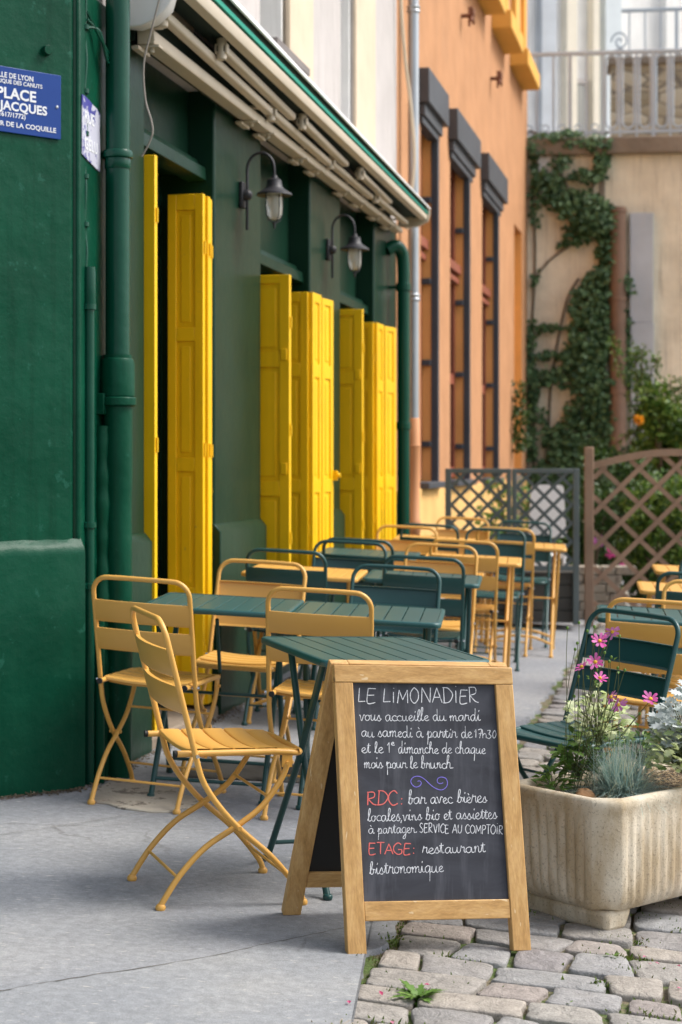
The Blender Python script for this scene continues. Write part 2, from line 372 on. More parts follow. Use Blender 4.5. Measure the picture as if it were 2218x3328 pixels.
# lighter asphalt repair and fine joints, laid as sheets on the pavement
def gp_px(px, py):
    z = 0.0
    for _ in range(8):
        Y = 4000*(EYE-z)/(py-1066); X = (px-784)/4000*Y; z = gz(X, Y)
    return X, Y
L2 = catmull([gp_px(*p)+(0,) for p in ((-260,2330),(0,2281),(162,2252),(446,2208),(636,2167),(797,2134),(925,2104))], 8)
L1 = catmull([gp_px(*p)+(0,) for p in ((-260,1960),(0,1921),(180,1895),(353,1864),(470,1850))], 8)
rl = random.Random(17)
def shp(x, y, h): return Vector((x, y, gz(x, y)+h))
mb = MB(); far_ = [(p.x, p.y) for p in L2]; near_ = [(x*.86-.02, y-.9) for x, y in far_]
near_ = [(min(x, -.04), y) for x, y in near_]; far_c = [(min(x, .09), y) for x, y in far_]
vs = [shp(x, y, .003) for x, y in far_c]+[shp(x, y-.9, .003) for x, y in near_]
mb.add(vs, [(i, i+1, len(far_)+i+1, len(far_)+i) for i in range(len(far_)-1)]); tag(mb.build('asphalt_repair', M['asphalt_light'], smooth=False), kind='structure')
for nm, Lx in (('pavement_crack', L2), ('pavement_crack', L1)):
    mb = MB(); vs = []
    for i, p in enumerate(Lx):
        jx, w_ = rl.uniform(-.004, .004), rl.uniform(.0008, .0028); x, y = p.x, p.y+jx; vs += [shp(x, y-w_, .0045), shp(x, y+w_, .0045)]
    mb.add(vs, [(2*i, 2*i+1, 2*i+3, 2*i+2) for i in range(len(Lx)-1)]); tag(mb.build(nm, M['crack'], smooth=False), kind='structure')

# cobbles: irregular domed stones laid in rows
def cobbles():
    mb = MB(); rc = random.Random(11)
    qs = [-1.5]
    while qs[-1] < 20: qs.append(qs[-1]+(rc.uniform(.115, .19) if qs[-1] < 6 else rc.uniform(.15, .22)))
    wv = [[(rc.uniform(.004, .013), rc.uniform(1.5, 6), rc.uniform(0, 6)) for _ in range(2)] for _ in qs]
    def ql(i, p): return qs[i]+sum(a_*math.sin(f_*p+h_) for a_, f_, h_ in wv[i])
    for i in range(len(qs)-1):
        q = qs[i]; p = -.006-.05*max(0, .5-max(-1.5, q))+rc.uniform(-.008, .018); pmax = 3.2+max(0, q)*.25; near = q < 2.0; sl0 = rc.uniform(-.01, .01)
        while p < pmax:
            wd = rc.choice((rc.uniform(.10, .17), rc.uniform(.14, .23), rc.uniform(.16, .29))); sl1 = rc.uniform(-.018, .018)
            g = rc.uniform(.003, .0075)+(.006 if rc.random() < .18 else 0); g2 = rc.uniform(.003, .0075); jj = lambda: rc.uniform(-.005, .005)
            A = (p-sl0+g+jj(), ql(i, p)+g2+jj()); B = (p+wd-sl1-g+jj(), ql(i, p+wd)+g2+jj()); Cc = (p+wd+sl1-g+jj(), ql(i+1, p+wd)-g2+jj()); D = (p+sl0+g+jj(), ql(i+1, p)-g2+jj())
            seg = 36 if near else 12; e = rc.uniform(5.5, 14); ph = rc.uniform(0, 6); k1, k2, k3 = rc.uniform(-.035, .035), rc.uniform(-.03, .03), rc.uniform(-.015, .015)
            top = rc.uniform(-.004, .004); tx, ty = rc.uniform(-.035, .035), rc.uniform(-.04, .04)
            base = len(mb.v); rings = [(1.0, -.030), (1.0, -.0065), (.988, -.0025), (.955, -.0004), (.65, .0008), (.3, .0012)]
            rough = [rc.uniform(-.020, .012) for _ in range(seg)]
            for rr, z in rings:
                for k in range(seg):
                    an = 2*math.pi*k/seg; c_, s_ = math.cos(an), math.sin(an)
                    rad = (abs(c_)**e+abs(s_)**e)**(-1/e)*(1+k1*math.sin(3*an+ph)+k2*math.sin(5*an+ph*2)+k3*math.cos(9*an)+rough[k])*rr
                    u, v = (rad*c_+1)/2, (rad*s_+1)/2
                    x = (A[0]*(1-u)+B[0]*u)*(1-v)+(D[0]*(1-u)+Cc[0]*u)*v; y = (A[1]*(1-u)+B[1]*u)*(1-v)+(D[1]*(1-u)+Cc[1]*u)*v
                    zz = z+top+(u-.5)*wd*tx+(v-.5)*.12*ty+(rc.uniform(-.0016, .0016) if rr < .95 else 0)
                    mb.v.append(tuple(PQ(x, y, zz)))
            mb.v.append(tuple(PQ((A[0]+Cc[0])/2, (A[1]+Cc[1])/2, .002+top)))
            for i_ in range(len(rings)-1):
                for k in range(seg):
                    l = (k+1) % seg; mb.f.append((base+i_*seg+k, base+i_*seg+l, base+(i_+1)*seg+l, base+(i_+1)*seg+k))
            o = base+(len(rings)-1)*seg
            for k in range(seg): mb.f.append((o+k, o+(k+1) % seg, base+len(rings)*seg))
            p += wd; sl0 = sl1
    return mb
cb = cobbles(); tag(cb.build('cobblestone_road', M['cobble'], ang=75), kind='structure')

# --------------------------------------------------------------- leaves
def leafquad(mb, c, d, nrm, L, Wd, fold=.15):
    d = Vector(d).normalized(); nrm = Vector(nrm); s_ = d.cross(nrm)
    if s_.length < 1e-3: s_ = d.orthogonal()
    s_.normalize(); u = s_.cross(d).normalized(); c = Vector(c)
    mb.add([c, c+d*L*.45+s_*Wd*.5+u*L*fold, c+d*L-u*L*fold*.5, c+d*L*.45-s_*Wd*.5+u*L*fold], [(0,1,2),(0,2,3)])
def rvec(r=rnd):
    while 1:
        v = Vector((r.uniform(-1,1), r.uniform(-1,1), r.uniform(-1,1)))
        if .05 < v.length < 1: return v.normalized()
OAK = [(0,0),(.12,.1),(.3,.34),(.36,.16),(.55,.46),(.6,.2),(.8,.3),(.78,.12),(1,0)]
def lobed(mb, c, d, nrm, L, Wd, bend=.2):
    d = Vector(d).normalized(); s_ = d.cross(Vector(nrm)); s_ = s_ if s_.length > 1e-3 else d.orthogonal(); s_.normalize(); u = s_.cross(d).normalized(); c = Vector(c)
    k = len(OAK); vs = [c+d*L*a_-u*L*bend*a_*a_ for a_, b_ in OAK]
    for sg in (1, -1): vs += [c+d*L*a_+s_*sg*Wd*b_-u*L*bend*a_*a_+u*L*.06*b_ for a_, b_ in OAK]
    fs = []
    for i in range(k-1): fs += [(i, i+1, k+i+1, k+i), (i+1, i, 2*k+i, 2*k+i+1)]
    mb.add(vs, fs)

# moss and weeds in the joints
ms = MB(); rm = random.Random(5)
cent = [(rm.uniform(-.08, 2.2), rm.uniform(-.9, 2.6)) for _ in range(190)]
for cx, cy in cent:
    k = rm.randint(20, 80); sp = rm.uniform(.02, .07)
    for _ in range(k):
        p = cx+rm.gauss(0, sp); q = cy+rm.gauss(0, sp*.4)
        if p < -.08: continue
        leafquad(ms, PQ(p, q, -.0085), (rm.uniform(-.6,.6), rm.uniform(-.6,.6), 1), rvec(rm), rm.uniform(.007, .020), rm.uniform(.004, .008))
for _ in range(1500):
    q = rm.uniform(-1, 3); leafquad(ms, PQ(rm.gauss(-.005, .014), q, -.014), (rm.uniform(-.8,.8), rm.uniform(-.8,.8), .8), rvec(rm), rm.uniform(.005, .012), rm.uniform(.004, .007))
tag(ms.build('moss', M['moss'], smooth=False), 'low green moss and tiny weeds growing in the joints between the cobbles', 'moss', kind='stuff')
def weed(px, py, n, L, label, seed):   # rosette of jagged leaves
    r_ = random.Random(seed); mb = MB(); z = Vector((px, py, gz(px, py)-.008))
    for i in range(n):
        an = 2*math.pi*i/n+r_.uniform(-.3, .3); up = r_.uniform(.3, 1.3)
        lobed(mb, Vector((r_.uniform(-.004,.004), r_.uniform(-.004,.004), 0)), (math.cos(an), math.sin(an), up), (0,0,1), L*r_.uniform(.6, 1), L*.34, .45)
    o = mb.build('dandelion_plant', M['leaf'], loc=z); tag(o, label, 'weed')
weed(.19, 4.23, 26, .085, 'largest leafy green weed rosette growing between the cobbles in front of the chalkboard', 1)
weed(.72, 4.64, 11, .04, 'small clover-like weed at the foot of the concrete planter corner', 2)
weed(.98, 4.58, 10, .045, 'ragged weed between cobbles near the brick under the planter', 3)
weed(.55, 4.24, 9, .03, 'tiny weed between cobbles just right of the chalkboard leg', 4)
pt = MB()
for _ in range(34):
    x = rm.uniform(.78, 1.15); y = rm.uniform(4.1, 4.75); leafquad(pt, (x, y, gz(x, y)+.008), (rm.uniform(-1,1), rm.uniform(-1,1), .2), (0,0,1), .014, .010)
for x, y in ((.1,4.2),(.12,4.0),(.22,4.3),(.02,4.13)):
    leafquad(pt, (x, y, gz(x, y)+.008), (rm.uniform(-1,1), rm.uniform(-1,1), .2), (0,0,1), .016, .012)
tag(pt.build('fallen_petals', M['red_petal'], smooth=False), 'scattered crimson and white petals fallen on the cobbles', 'petals', kind='stuff')
db = MB(); rd_ = random.Random(23)
for _ in range(1500):
    r = rd_.random()*2.0; d = abs(rd_.gauss(0, .018)); x = -.985-.76*r+.65*d+.03; y = 6.47-.65*r-.76*d-.03
    leafquad(db, (x, y, gz(x, y)+.004), (rd_.uniform(-1,1), rd_.uniform(-1,1), rd_.uniform(-.1,.5)), (0,0,1), rd_.uniform(.006,.02), rd_.uniform(.004,.012))
for _ in range(1500):
    t = rd_.random()*4; d = abs(rd_.gauss(0, .03))+.035; p = W(d, t); leafquad(db, (p.x, p.y, gz(p.x, p.y)+.004), (rd_.uniform(-1,1), rd_.uniform(-1,1), rd_.uniform(-.1,.5)), (0,0,1), rd_.uniform(.006,.02), rd_.uniform(.004,.012))
tag(db.build('leaf_litter', M['litter'], smooth=False), 'brown crumbs and leaf litter gathered along the foot of the green walls', 'litter', kind='stuff')
# stone slab by the wall foot
sl = MB(); zf = lambda x, y, h: Vector((x, y, gz(x, y)+h))
poly = [(-.92,6.36),(-.90,6.22),(-.83,6.20),(-.78,6.14),(-.66,6.10),(-.60,6.12),(-.56,6.19),(-.50,6.21),(-.49,6.33),(-.60,6.44),(-.63,6.58),(-.86,6.66)]
sl.prism(poly, -.02, .007, zf)
tag(sl.build('stone_slab', M['slab'], bevel=.003), 'flat pale stone slab set at the foot of the green corner wall', 'slab')
pl = MB(); poly = [(-.62,6.75),(-.15,6.75),(-.12,7.1),(-.55,7.15)]; pl.prism(poly, -.02, .006, zf)
tag(pl.build('drain_cover', M['dark_wood'], bevel=.003), 'dark flat drain cover on the pavement under the green tables', 'drain cover')

# ================================================================== GREEN CAFE BUILDING
gb = empty('cafe_building', W(0,0,0), PHI, 'green painted corner cafe with yellow shutters and a pale plastered upper floor', 'building')
H = 9.5
zb = -.35
# left wall (turns away from the facade at the corner)
FA = Vector((-.76, -.65, 0)).normalized(); Mi = Matrix.Rotation(-PHI, 3, 'Z')
fa = Mi @ FA; fn = Vector((fa.y*-1, fa.x, 0)); 
if (Mi.inverted() @ fn).y > 0: fn = -fn
def FAp(r, d, z): return Vector((fa.x*r+fn.x*d, fa.y*r+fn.y*d, z))
def sheet(f, u0, u1, z0, z1, nu, nz, amp, r_):
    """lumpy wall sheet"""
    mb = MB(); 
    for j in range(nz+1):
        for i in range(nu+1):
            mb.v.append(tuple(f(u0+(u1-u0)*i/nu, z0+(z1-z0)*j/nz)))
    for j in range(nz):
        for i in range(nu):
            k = j*(nu+1)+i; mb.f.append((k, k+1, k+nu+2, k+nu+1))
    return mb
cw = MB()
def slabA(r0, r1, d0, d1, z0, z1): 
    cw.hexa([FAp(r0,d0,z0), FAp(r1,d0,z0), FAp(r1,d1,z0), FAp(r0,d1,z0)], [FAp(r0,d0,z1), FAp(r1,d0,z1), FAp(r1,d1,z1), FAp(r0,d1,z1)])
slabA(0, 6, -.45, 0, zb, H)
o = cw.build('corner_wall', M['wall_green'], gb, bevel=.03, seg=4)
cw = MB(); rr = random.Random(2)
# plinth with sloping lumpy top on the corner wall
nn_ = 60; prof = [(.0, 1.0), (.012, .985), (.026, .965), (.030, .945), (.030, zb)]
for i in range(nn_+1):
    r = -.02+6.0*i/nn_*(i/nn_)**.5
    for (d, z) in prof: cw.v.append(tuple(FAp(r, d+(rr.uniform(0, .004) if d > .005 else 0), z+(rr.uniform(-.004, .004) if z > .9 else 0))))
m_ = len(prof)
for i in range(nn_):
    for j in range(m_-1): cw.f.append((i*m_+j, i*m_+j+1, (i+1)*m_+j+1, (i+1)*m_+j))
cw.build('plinth', M['wall_green'], gb)
# facade: narrow strip by the corner, then piers and bays
fw = MB(); fw.box(-.3, 0, .0, .81, zb, 3.06); fw.build('corner_pier', M['pier_green'], gb, bevel=.012)
fw = MB(); fw.box(-.02, .012, .004, .34, zb, 3.06); fw.build('painted_strip', M['wall_green'], gb, bevel=.01)
piers = [(1.86, 2.74), (3.90, 4.76), (5.92, 6.78)]
for a0, a1 in piers:
    MB().box(-.3, 0, a0, a1, zb, 3.06).build('pier', M['pier_green'], gb, bevel=.012)
for a0, a1 in [(.36, .81), (1.86, 2.735), (3.9, 4.755), (5.92, 6.78)]:
    p = MB(); e0 = a0-.004; e1 = a1+.004
    pr = [(-.1, zb), (.032, zb), (.032, .955), (.0, .995), (-.1, .995)]
    p.prism(pr, e0, e1, lambda a, b, h: Vector((a, h, b))); p.build('pier_plinth', M['pier_green'], gb, bevel=.006)
bays = [(.81, 1.86, 2.66), (2.74, 3.90, 2.38), (4.76, 5.92, 2.36)]
for i, (a0, a1, ht) in enumerate(bays):
    MB().box(-.3, -.13, a0, a1, ht, 3.06).build('bay_panel', M['pier_green'], gb, bevel=.006)
    mo = MB(); pr = [(-.13, ht+.09), (-.085, ht+.07), (-.075, ht+.045), (-.045, ht+.03), (-.04, ht-.03), (-.13, ht-.035)]
    mo.prism(pr, a0+.002, a1-.002, lambda a, b, h: Vector((a, h, b))); mo.build('moulding', M['pier_green'], gb, bevel=.003)
    # door or window joinery set back
    if i == 0:
        d = MB(); d.box(-.34, -.30, a0, a1, -.05, ht); dd = d.build('door', M['glass'], gb)
        fr = MB()
        for y0, y1 in ((a0, a0+.09), ((a0+a1)/2-.05, (a0+a1)/2+.05), (a1-.09, a1)): fr.box(-.30, -.26, y0, y1, -.05, ht)
        for z0, z1 in ((.0, .28), (.9, 1.0), (2.1, 2.2), (ht-.08, ht)): fr.box(-.298, -.265, a0+.09, a1-.09, z0, z1)
        fr.build('door_frame', M['dark_green'], dd, bevel=.004)
        MB().box(-.34, .02, a0, a1, -.1, .13).build('doorstep', M['ledge'], gb, bevel=.01)
    else:
        MB().box(-.3, -.04, a0, a1, zb, .62).build('window_apron', M['pier_green'], gb, bevel=.006)
        d = MB(); d.box(-.34, -.30, a0, a1, .62, ht); dd = d.build('window', M['glass'], gb)
        fr = MB()
        for y0, y1 in ((a0, a0+.08), ((a0+a1)/2-.04, (a0+a1)/2+.04), (a1-.08, a1)): fr.box(-.30, -.26, y0, y1, .62, ht)
        for z0, z1 in ((.62, .72), (1.9, 1.96), (ht-.07, ht)): fr.box(-.298, -.265, a0+.08, a1-.08, z0, z1)
        fr.build('window_frame', M['dark_green'], dd, bevel=.004)

# shutters: a leaf lying in a vertical plane from (n0,t0) to (n1,t1); panels recessed on both faces
def leaf_shutter(n0, t0, n1, t1, z0, z1, panels, th=.034, plate=False):
    d = Vector((n1-n0, t1-t0, 0)); L = d.length; d.normalize(); s_ = Vector((d.y, -d.x, 0))
    mb = MB(); st = min(.055, L*.24)
    def bx(u0, u1, w0, w1, a, b):
        q = [Vector((n0, t0, 0))+d*u+s_*w_ for u, w_ in ((u0, w0), (u1, w0), (u1, w1), (u0, w1))]
        mb.hexa([v+Vector((0,0,a)) for v in q], [v+Vector((0,0,b)) for v in q])
    bx(0, st, -th/2, th/2, z0, z1); bx(L-st, L, -th/2, th/2, z0, z1)
    zs = [z1]
    for a, b in panels:
        bx(st, L-st, -th/2+.0006, th/2-.0006, b, zs[-1]); bx(st, L-st, -th/2+.009, th/2-.009, a, b)
        if L-2*st > .07: bx(st+.022, L-st-.022, -th/2+.004, th/2-.004, a+.025, b-.025)
        zs.append(a)
    bx(st, L-st, -th/2+.0006, th/2-.0006, z0, zs[-1])
    if plate:
        for z in (z1-.42, z1-1.02): bx(L-.045, L-.012, th/2, th/2+.008, z-.03, z+.03); bx(L-.045, L-.012, -th/2-.008, -th/2, z-.03, z+.03)
    o = mb.build('shutter', M['yellow'], gb, bevel=.0025)
    for z in (z0+.25, (z0+z1)/2, z1-.25):
        c = Vector((n1, t1, z))+d*.004; MB().tube([c-Vector((0,0,.03)), c+Vector((0,0,.03))], .006, 8).build('hinge', M['yellow'], o)
    return o
PA = [(1.92, 2.47), (1.31, 1.855), (.70, 1.245), (.25, .635)]
PB_ = [(1.87, 2.23), (1.19, 1.79), (.70, 1.11)]
leaf_shutter(-.20, .835, .042, .832, .15, 2.57, PA)
for k, (nn0, dn) in enumerate(((-.185, -.012), (-.185, .0), (-.185, -.004))):
    leaf_shutter(nn0, 1.725+.045*k, dn+.0, 1.725+.045*k, .15, 2.545-.006*k, PA)
# second bay
leaf_shutter(-.10, 2.79, .150, 2.775, .64, 2.275, PB_, plate=True)
leaf_shutter(-.18, 3.80, .012, 3.80, .64, 2.285, PB_)
leaf_shutter(.022, 3.80, .030, 4.00, .64, 2.285, PB_)
leaf_shutter(.034, 4.01, .060, 4.20, .64, 2.27, PB_)
# third bay
leaf_shutter(-.10, 4.81, .140, 4.80, .64, 2.27, PB_, plate=True)
leaf_shutter(-.16, 5.84, .010, 5.84, .64, 2.27, PB_)
leaf_shutter(.018, 5.85, .024, 6.08, .64, 2.27, PB_)
leaf_shutter(.030, 6.10, .075, 6.30, .64, 2.265, PB_)
kn = MB(); kn.box(.05, .10, 4.19, 4.215, 1.18, 1.24); kn.lathe([(.012,0),(.016,.01),(.012,.02)], (.10, 4.2, 1.21), 10, axis=(1,0,0)); kn.build('shutter_latch', M['yellow'], gb)

# ---- upper storey
up = MB()
wins = [(2.72, 3.30), (4.77, 5.17)]
zt0, zt1 = 3.0, H
segs = [(.0, 2.72), (3.30, 4.77), (5.17, 6.82)]
for a0, a1 in segs: up.box(-.4, 0, a0, a1, 3.06, zt1)
for a0, a1 in wins: up.box(-.4, 0, a0, a1, 3.06, 3.35); up.box(-.4, 0, a0, a1, 5.4, 6.3)
up.build('upper_wall', M['grey_plaster'], gb)
for a0, a1 in ((3.30, 3.90), (5.17, 5.87), (-.0, .5), (1.0, 1.45)):
    MB().box(-.05, .022, a0, a1, 3.2, 5.7).build('window_surround', M['beige_stone'], gb, bevel=.01)
for a0, a1 in wins:
    for z0, z1 in ((3.35, 5.4), (6.3, 8.4)):
        ww = MB().box(-.34, -.30, a0, a1, z0, z1).build('upper_window', M['pane'], gb)
        fr = MB()
        for y0, y1 in ((a0, a0+.05), ((a0+a1)/2-.02, (a0+a1)/2+.02), (a1-.05, a1)): fr.box(-.30, -.25, y0, y1, z0, z1)
        for zz in [z0+.03, z0+.75, z0+1.4, z1-.05]: fr.box(-.298, -.255, a0+.05, a1-.05, zz-.02, zz+.02)
        fr.build('window_frame', M['white_metal'], ww)
    MB().box(-.3, -.02, a1-.03, a1-.001, 3.35, 5.4).build('white_reveal', M['white_plaster'], gb)
# small balcony guard of wrought iron
bl = MB(); a0, a1 = 2.70, 3.46
for z in (3.46, 3.22): bl.tube([(.07, a0, z), (.07, a1, z)], .012, 6)
bl.box(.04, .10, a0, a1, 3.47, 3.51)
k = a0+.05
while k < a1:
    bl.tube([(.07, k, 3.2), (.07, k, 3.5)], .008, 6)
    pts = [(.07, k+.05+.035*math.cos(a_)*(1-a_/9), 3.36+.1*math.sin(a_)*(1-a_/12)) for a_ in [i*.6 for i in range(12)]]; bl.tube(pts, .006, 5); k += .1
bl.tube([(.07, a0, 3.5), (0, a0, 3.5)], .012, 6); bl.tube([(.07, a1, 3.5), (0, a1, 3.5)], .012, 6)
bl.build('balcony_guard', M['iron'], gb)
# vent stub in corner wall
vt = MB(); c = FAp(.13, 0, 2.795); vt.lathe([(.016, 0), (.018, .022), (.013, .024), (.011, .006)], c, 14, axis=fn); vt.build('pipe_stub', M['black'], gb)
rg = MB(); rg.lathe([(.019, -.001), (.020, .012), (.017, .024)], c, 14, axis=fn); rg.build('stub_collar', M['wall_green'], gb)

# ---- things on the cafe wall
def on_facade(name, n, t, z, label, cat, group=None): return empty(name, W(n, t, z), PHI, label, cat, group)
# main drainpipe
dp = on_facade('drainpipe', .07, .267, 0, 'thick glossy green drainpipe with a flanged socket, beside the cafe corner', 'drainpipe')
MB().tube([(0,0,1.68), (0,0,9)], .047, 24).build('upper_pipe', M['pipe_green'], dp)
lp = MB(); rq = random.Random(4); pts = [(0, 0, -.1+i*.09) for i in range(21)]
lp.tube(pts, [.056+rq.uniform(-.0015, .002) for _ in pts], 20); lp.build('lower_pipe', M['wall_green'], dp)
s_ = MB(); s_.lathe([(.055,1.53),(.066,1.54),(.066,1.665),(.060,1.685),(.048,1.69)], seg=28)
s_.lathe([(.058,1.50),(.072,1.505),(.072,1.535),(.058,1.54)], seg=28); s_.box(-.09, -.03, -.075, .02, 1.47, 1.55); s_.build('socket', M['wall_green'], dp, bevel=.003)
s_ = MB(); s_.lathe([(.048,2.455),(.058,2.46),(.060,2.475),(.055,2.487),(.048,2.49)], seg=28); s_.lathe([(.048,2.415),(.051,2.42),(.051,2.455),(.048,2.46)], seg=28); s_.build('collar', M['pipe_green'], dp)
# lumpy render behind lower pipe
lm = MB(); r2 = random.Random(9); pts = [(-.050, -.044+r2.uniform(-.003,.003), .0+i*.075) for i in range(20)]
lm.tube(catmull(pts, 3), [.034+.003*math.sin(i*.45)+.002*math.sin(i*1.3)+r2.uniform(-.0008, .0008) for i in range(58)], 14); lm.build('mortar_fillet', M['wall_green'], dp)
# conduit
cd = on_facade('conduit', .02, .085, 0, 'slim green conduit clipped beside the street name plates at the corner', 'conduit')
MB().tube([(0,0,-.05), (0,0,2.0)], .021, 14).build('pipe', M['pipe_green'], cd)
s_ = MB(); s_.lathe([(.0,2.02),(.024,2.02),(.026,1.99),(.026,1.88),(.024,1.87)], seg=14)
s_.build('sleeve', M['pipe_green'], cd)
for z in (1.87, 1.05, .82): s_ = MB(); s_.lathe([(.022,z-.012),(.028,z-.01),(.028,z+.01),(.022,z+.012)], seg=14); s_.box(-.03, .0, -.032, .032, z-.01, z+.01); s_.build('clip', M['pipe_green'], cd)
pts = [(-.012+.004*math.sin(i*2.1), -.012+.005*math.sin(i*1.3), 2.0+i*.08) for i in range(14)]
MB().tube(catmull(pts, 3), .0075, 8).build('cable', M['pipe_green'], cd)
s_ = MB()
for z in (2.18, 2.36, 2.52, 2.68, 2.92): s_ = MB(); s_.lathe([(.008,z-.012),(.016,z-.008),(.016,z+.008),(.008,z+.012)], (-.012,-.012,0), 10); s_.build('cable_clip', M['pipe_green'], cd)
for k in range(3):
    s_ = MB(); s_.tube(catmull([(-.005,-.01,2.98-.03*k), (.02,.06,2.90+.01*k), (.03,.12,2.86-.02*k), (.02,.2,2.84)], 6), .006, 6); s_.build('wire', M['pipe_green'], cd)
# lower conduit down the plinth
s_ = MB(); s_.tube([(.03,.03,.75),(.03,.03,-.1)], .02, 10); s_.build('lower_conduit', M['wall_green'], cd)

# lettering (Blender's built-in font, turned into mesh)
def text_mesh(name, body, size, M4, mat, parent, off=.012, depth=.0008, sx=1.0):
    cu = bpy.data.curves.new(name, 'FONT'); cu.body = body; cu.size = size; cu.extrude = depth; cu.offset = off*size; cu.resolution_u = 3; cu.space_character = 1.02
    to = bpy.data.objects.new('tmp', cu); COL.objects.link(to); bpy.context.view_layer.update()
    me = bpy.data.meshes.new_from_object(to.evaluated_get(bpy.context.evaluated_depsgraph_get()))
    bpy.data.objects.remove(to); bpy.data.curves.remove(cu)
    me.transform(Matrix.Diagonal((sx, 1, 1, 1))); me.transform(M4); me.materials.clear(); me.materials.append(mat)
    o = bpy.data.objects.new(name, me); COL.objects.link(o); o.parent = parent; return o
# big blue plate on the corner wall. local frame: x to the right along wall, y up, z outwards
rt = -FA; nw = (Mi.inverted() @ fn)
pe = empty('street_sign', W(0,0,0) + FA*.07 + nw*.004 + Vector((0,0,2.475)), label='blue enamel street plate reading PLACE JACQUES on the green corner wall', cat='sign')
B4 = Matrix(((rt.x, 0, nw.x, 0), (rt.y, 0, nw.y, 0), (0, 1, 0, 0), (0, 0, 0, 1)))
def frame_box(x0, x1, y0, y1, z0, z1, B):
    mb = MB(); mb.hexa([B @ Vector(v) for v in ((x0,y0,z0),(x1,y0,z0),(x1,y1,z0),(x0,y1,z0))], [B @ Vector(v) for v in ((x0,y0,z1),(x1,y0,z1),(x1,y1,z1),(x0,y1,z1))]); return mb
frame_box(-.46, 0, 0, .236, 0, .006, B4).build('plate', M['sign_blue'], pe, bevel=.002)
def sg(body, xr, y, size, sx=1.0, off=.012):  # right-aligned at xr
    o = text_mesh('lettering', body, size, Matrix.Identity(4), M['white_enamel'], pe, off, sx=sx)
    wx = max(v.co.x for v in o.data.vertices); o.data.transform(B4 @ Matrix.Translation((xr-wx, y, .0066)))
sg("VILLE DE LYON", -.118, .196, .027, .88, .018); sg("RÉPUBLIQUE DES CANUTS", -.080, .176, .0205, .98, .018)
sg("PLACE", -.106, .123, .054, 1.04, .028); sg("JACQUES", -.060, .081, .0445, 1.04, .028)
sg("(1617/1772)", -.150, .056, .024, 1.0, .018); sg("FONDATEUR DE LA COQUILLE", -.022, .022, .0245, 1.08, .018)
for x, y in ((-.018, .118), (-.44, .118)): sc_ = MB(); sc_.lathe([(.006, 0), (.005, .003), (.001, .004)], B4 @ Vector((x, y, .006)), 10, axis=nw); sc_.build('screw', M['steel'], pe)
# worn plate on the facade
wp = on_facade('worn_street_plate', .0135, .02, 2.435, 'small worn old blue and white enamel plate reading RUE beside the drainpipe', 'sign')
B5 = Matrix(((0, 0, 1, 0), (1, 0, 0, 0), (0, 1, 0, 0), (0, 0, 0, 1)))
r5 = random.Random(8); poly = [(0,.0),(.05,-.012),(.10,-.02),(.15,-.03),(.195,-.035),(.197,.05),(.19,.12),(.196,.185),(.16,.20),(.12,.205),(.08,.215),(.03,.222),(.0,.222)]
pm = MB(); pm.prism(poly, 0, .004, lambda a, b, h: Vector((h, a, b))); pm.build('plate', M['worn_sign'], wp)
for body, y, sz in (("RUE", .125, .062), ("GÉLU", .025, .062)):
    text_mesh('lettering', body, sz, B5 @ Matrix.Translation((.02, y, .0046)), M['white_enamel'], wp, .015, sx=.95)

# far green pipe with elbow
ep = on_facade('elbow_pipe', .11, 6.5, 0, 'dark green downpipe with a curved elbow top at the far end of the cafe', 'drainpipe')
pts = catmull([(-.11,-.1,2.84),(-.05,-.06,2.88),(-.01,-.01,2.83),(0,0,2.72),(0,0,2.6)], 6)+[Vector((0,0,.0))]
MB().tube(pts, .047, 16).build('pipe', M['pipe_green'], ep)
s_ = MB()
for z in (2.58, 1.56): s_ = MB(); s_.lathe([(.048,z-.03),(.055,z-.025),(.055,z+.025),(.048,z+.03)], seg=18); s_.box(-.12, -.03, -.012, .012, z-.012, z+.012); s_.build('collar', M['pipe_green'], ep)
# galvanised pipe of the orange house
gp = on_facade('galvanised_pipe', .10, 7.0, 0, 'tall shiny galvanised downpipe with orange painted foot between cafe and orange house', 'drainpipe')
MB().tube([(0,0,1.62),(0,0,9)], .042, 18).build('steel_pipe', M['steel'], gp)
s_ = MB()
for z in (4.75, 2.55): s_ = MB(); s_.lathe([(.043,z-.03),(.052,z-.02),(.052,z-.01),(.045,z),(.052,z+.01),(.052,z+.02),(.043,z+.03)], seg=18); s_.build('collar', M['steel'], gp)
s_ = MB(); s_.lathe([(.05,-.1),(.05,.75),(.058,.76),(.058,.85),(.05,.86),(.05,1.4),(.058,1.42),(.05,1.44),(.05,1.62),(.043,1.63)], seg=18); s_.build('painted_foot', M['orange_pipe'], gp)
cc = on_facade('hanging_cable', .05, 6.86, 0, 'cream cable running down the plaster beside the galvanised pipe', 'cable')
MB().tube(catmull([(.0,-.15,6.2),(0,-.14,4.9),(.02,-.1,4.4),(.06,-.02,3.95),(.08,.0,3.6),(.06,-.02,3.3),(.03,-.04,3.05)], 8), .013, 8).build('cable', M['cream_cable'], cc)

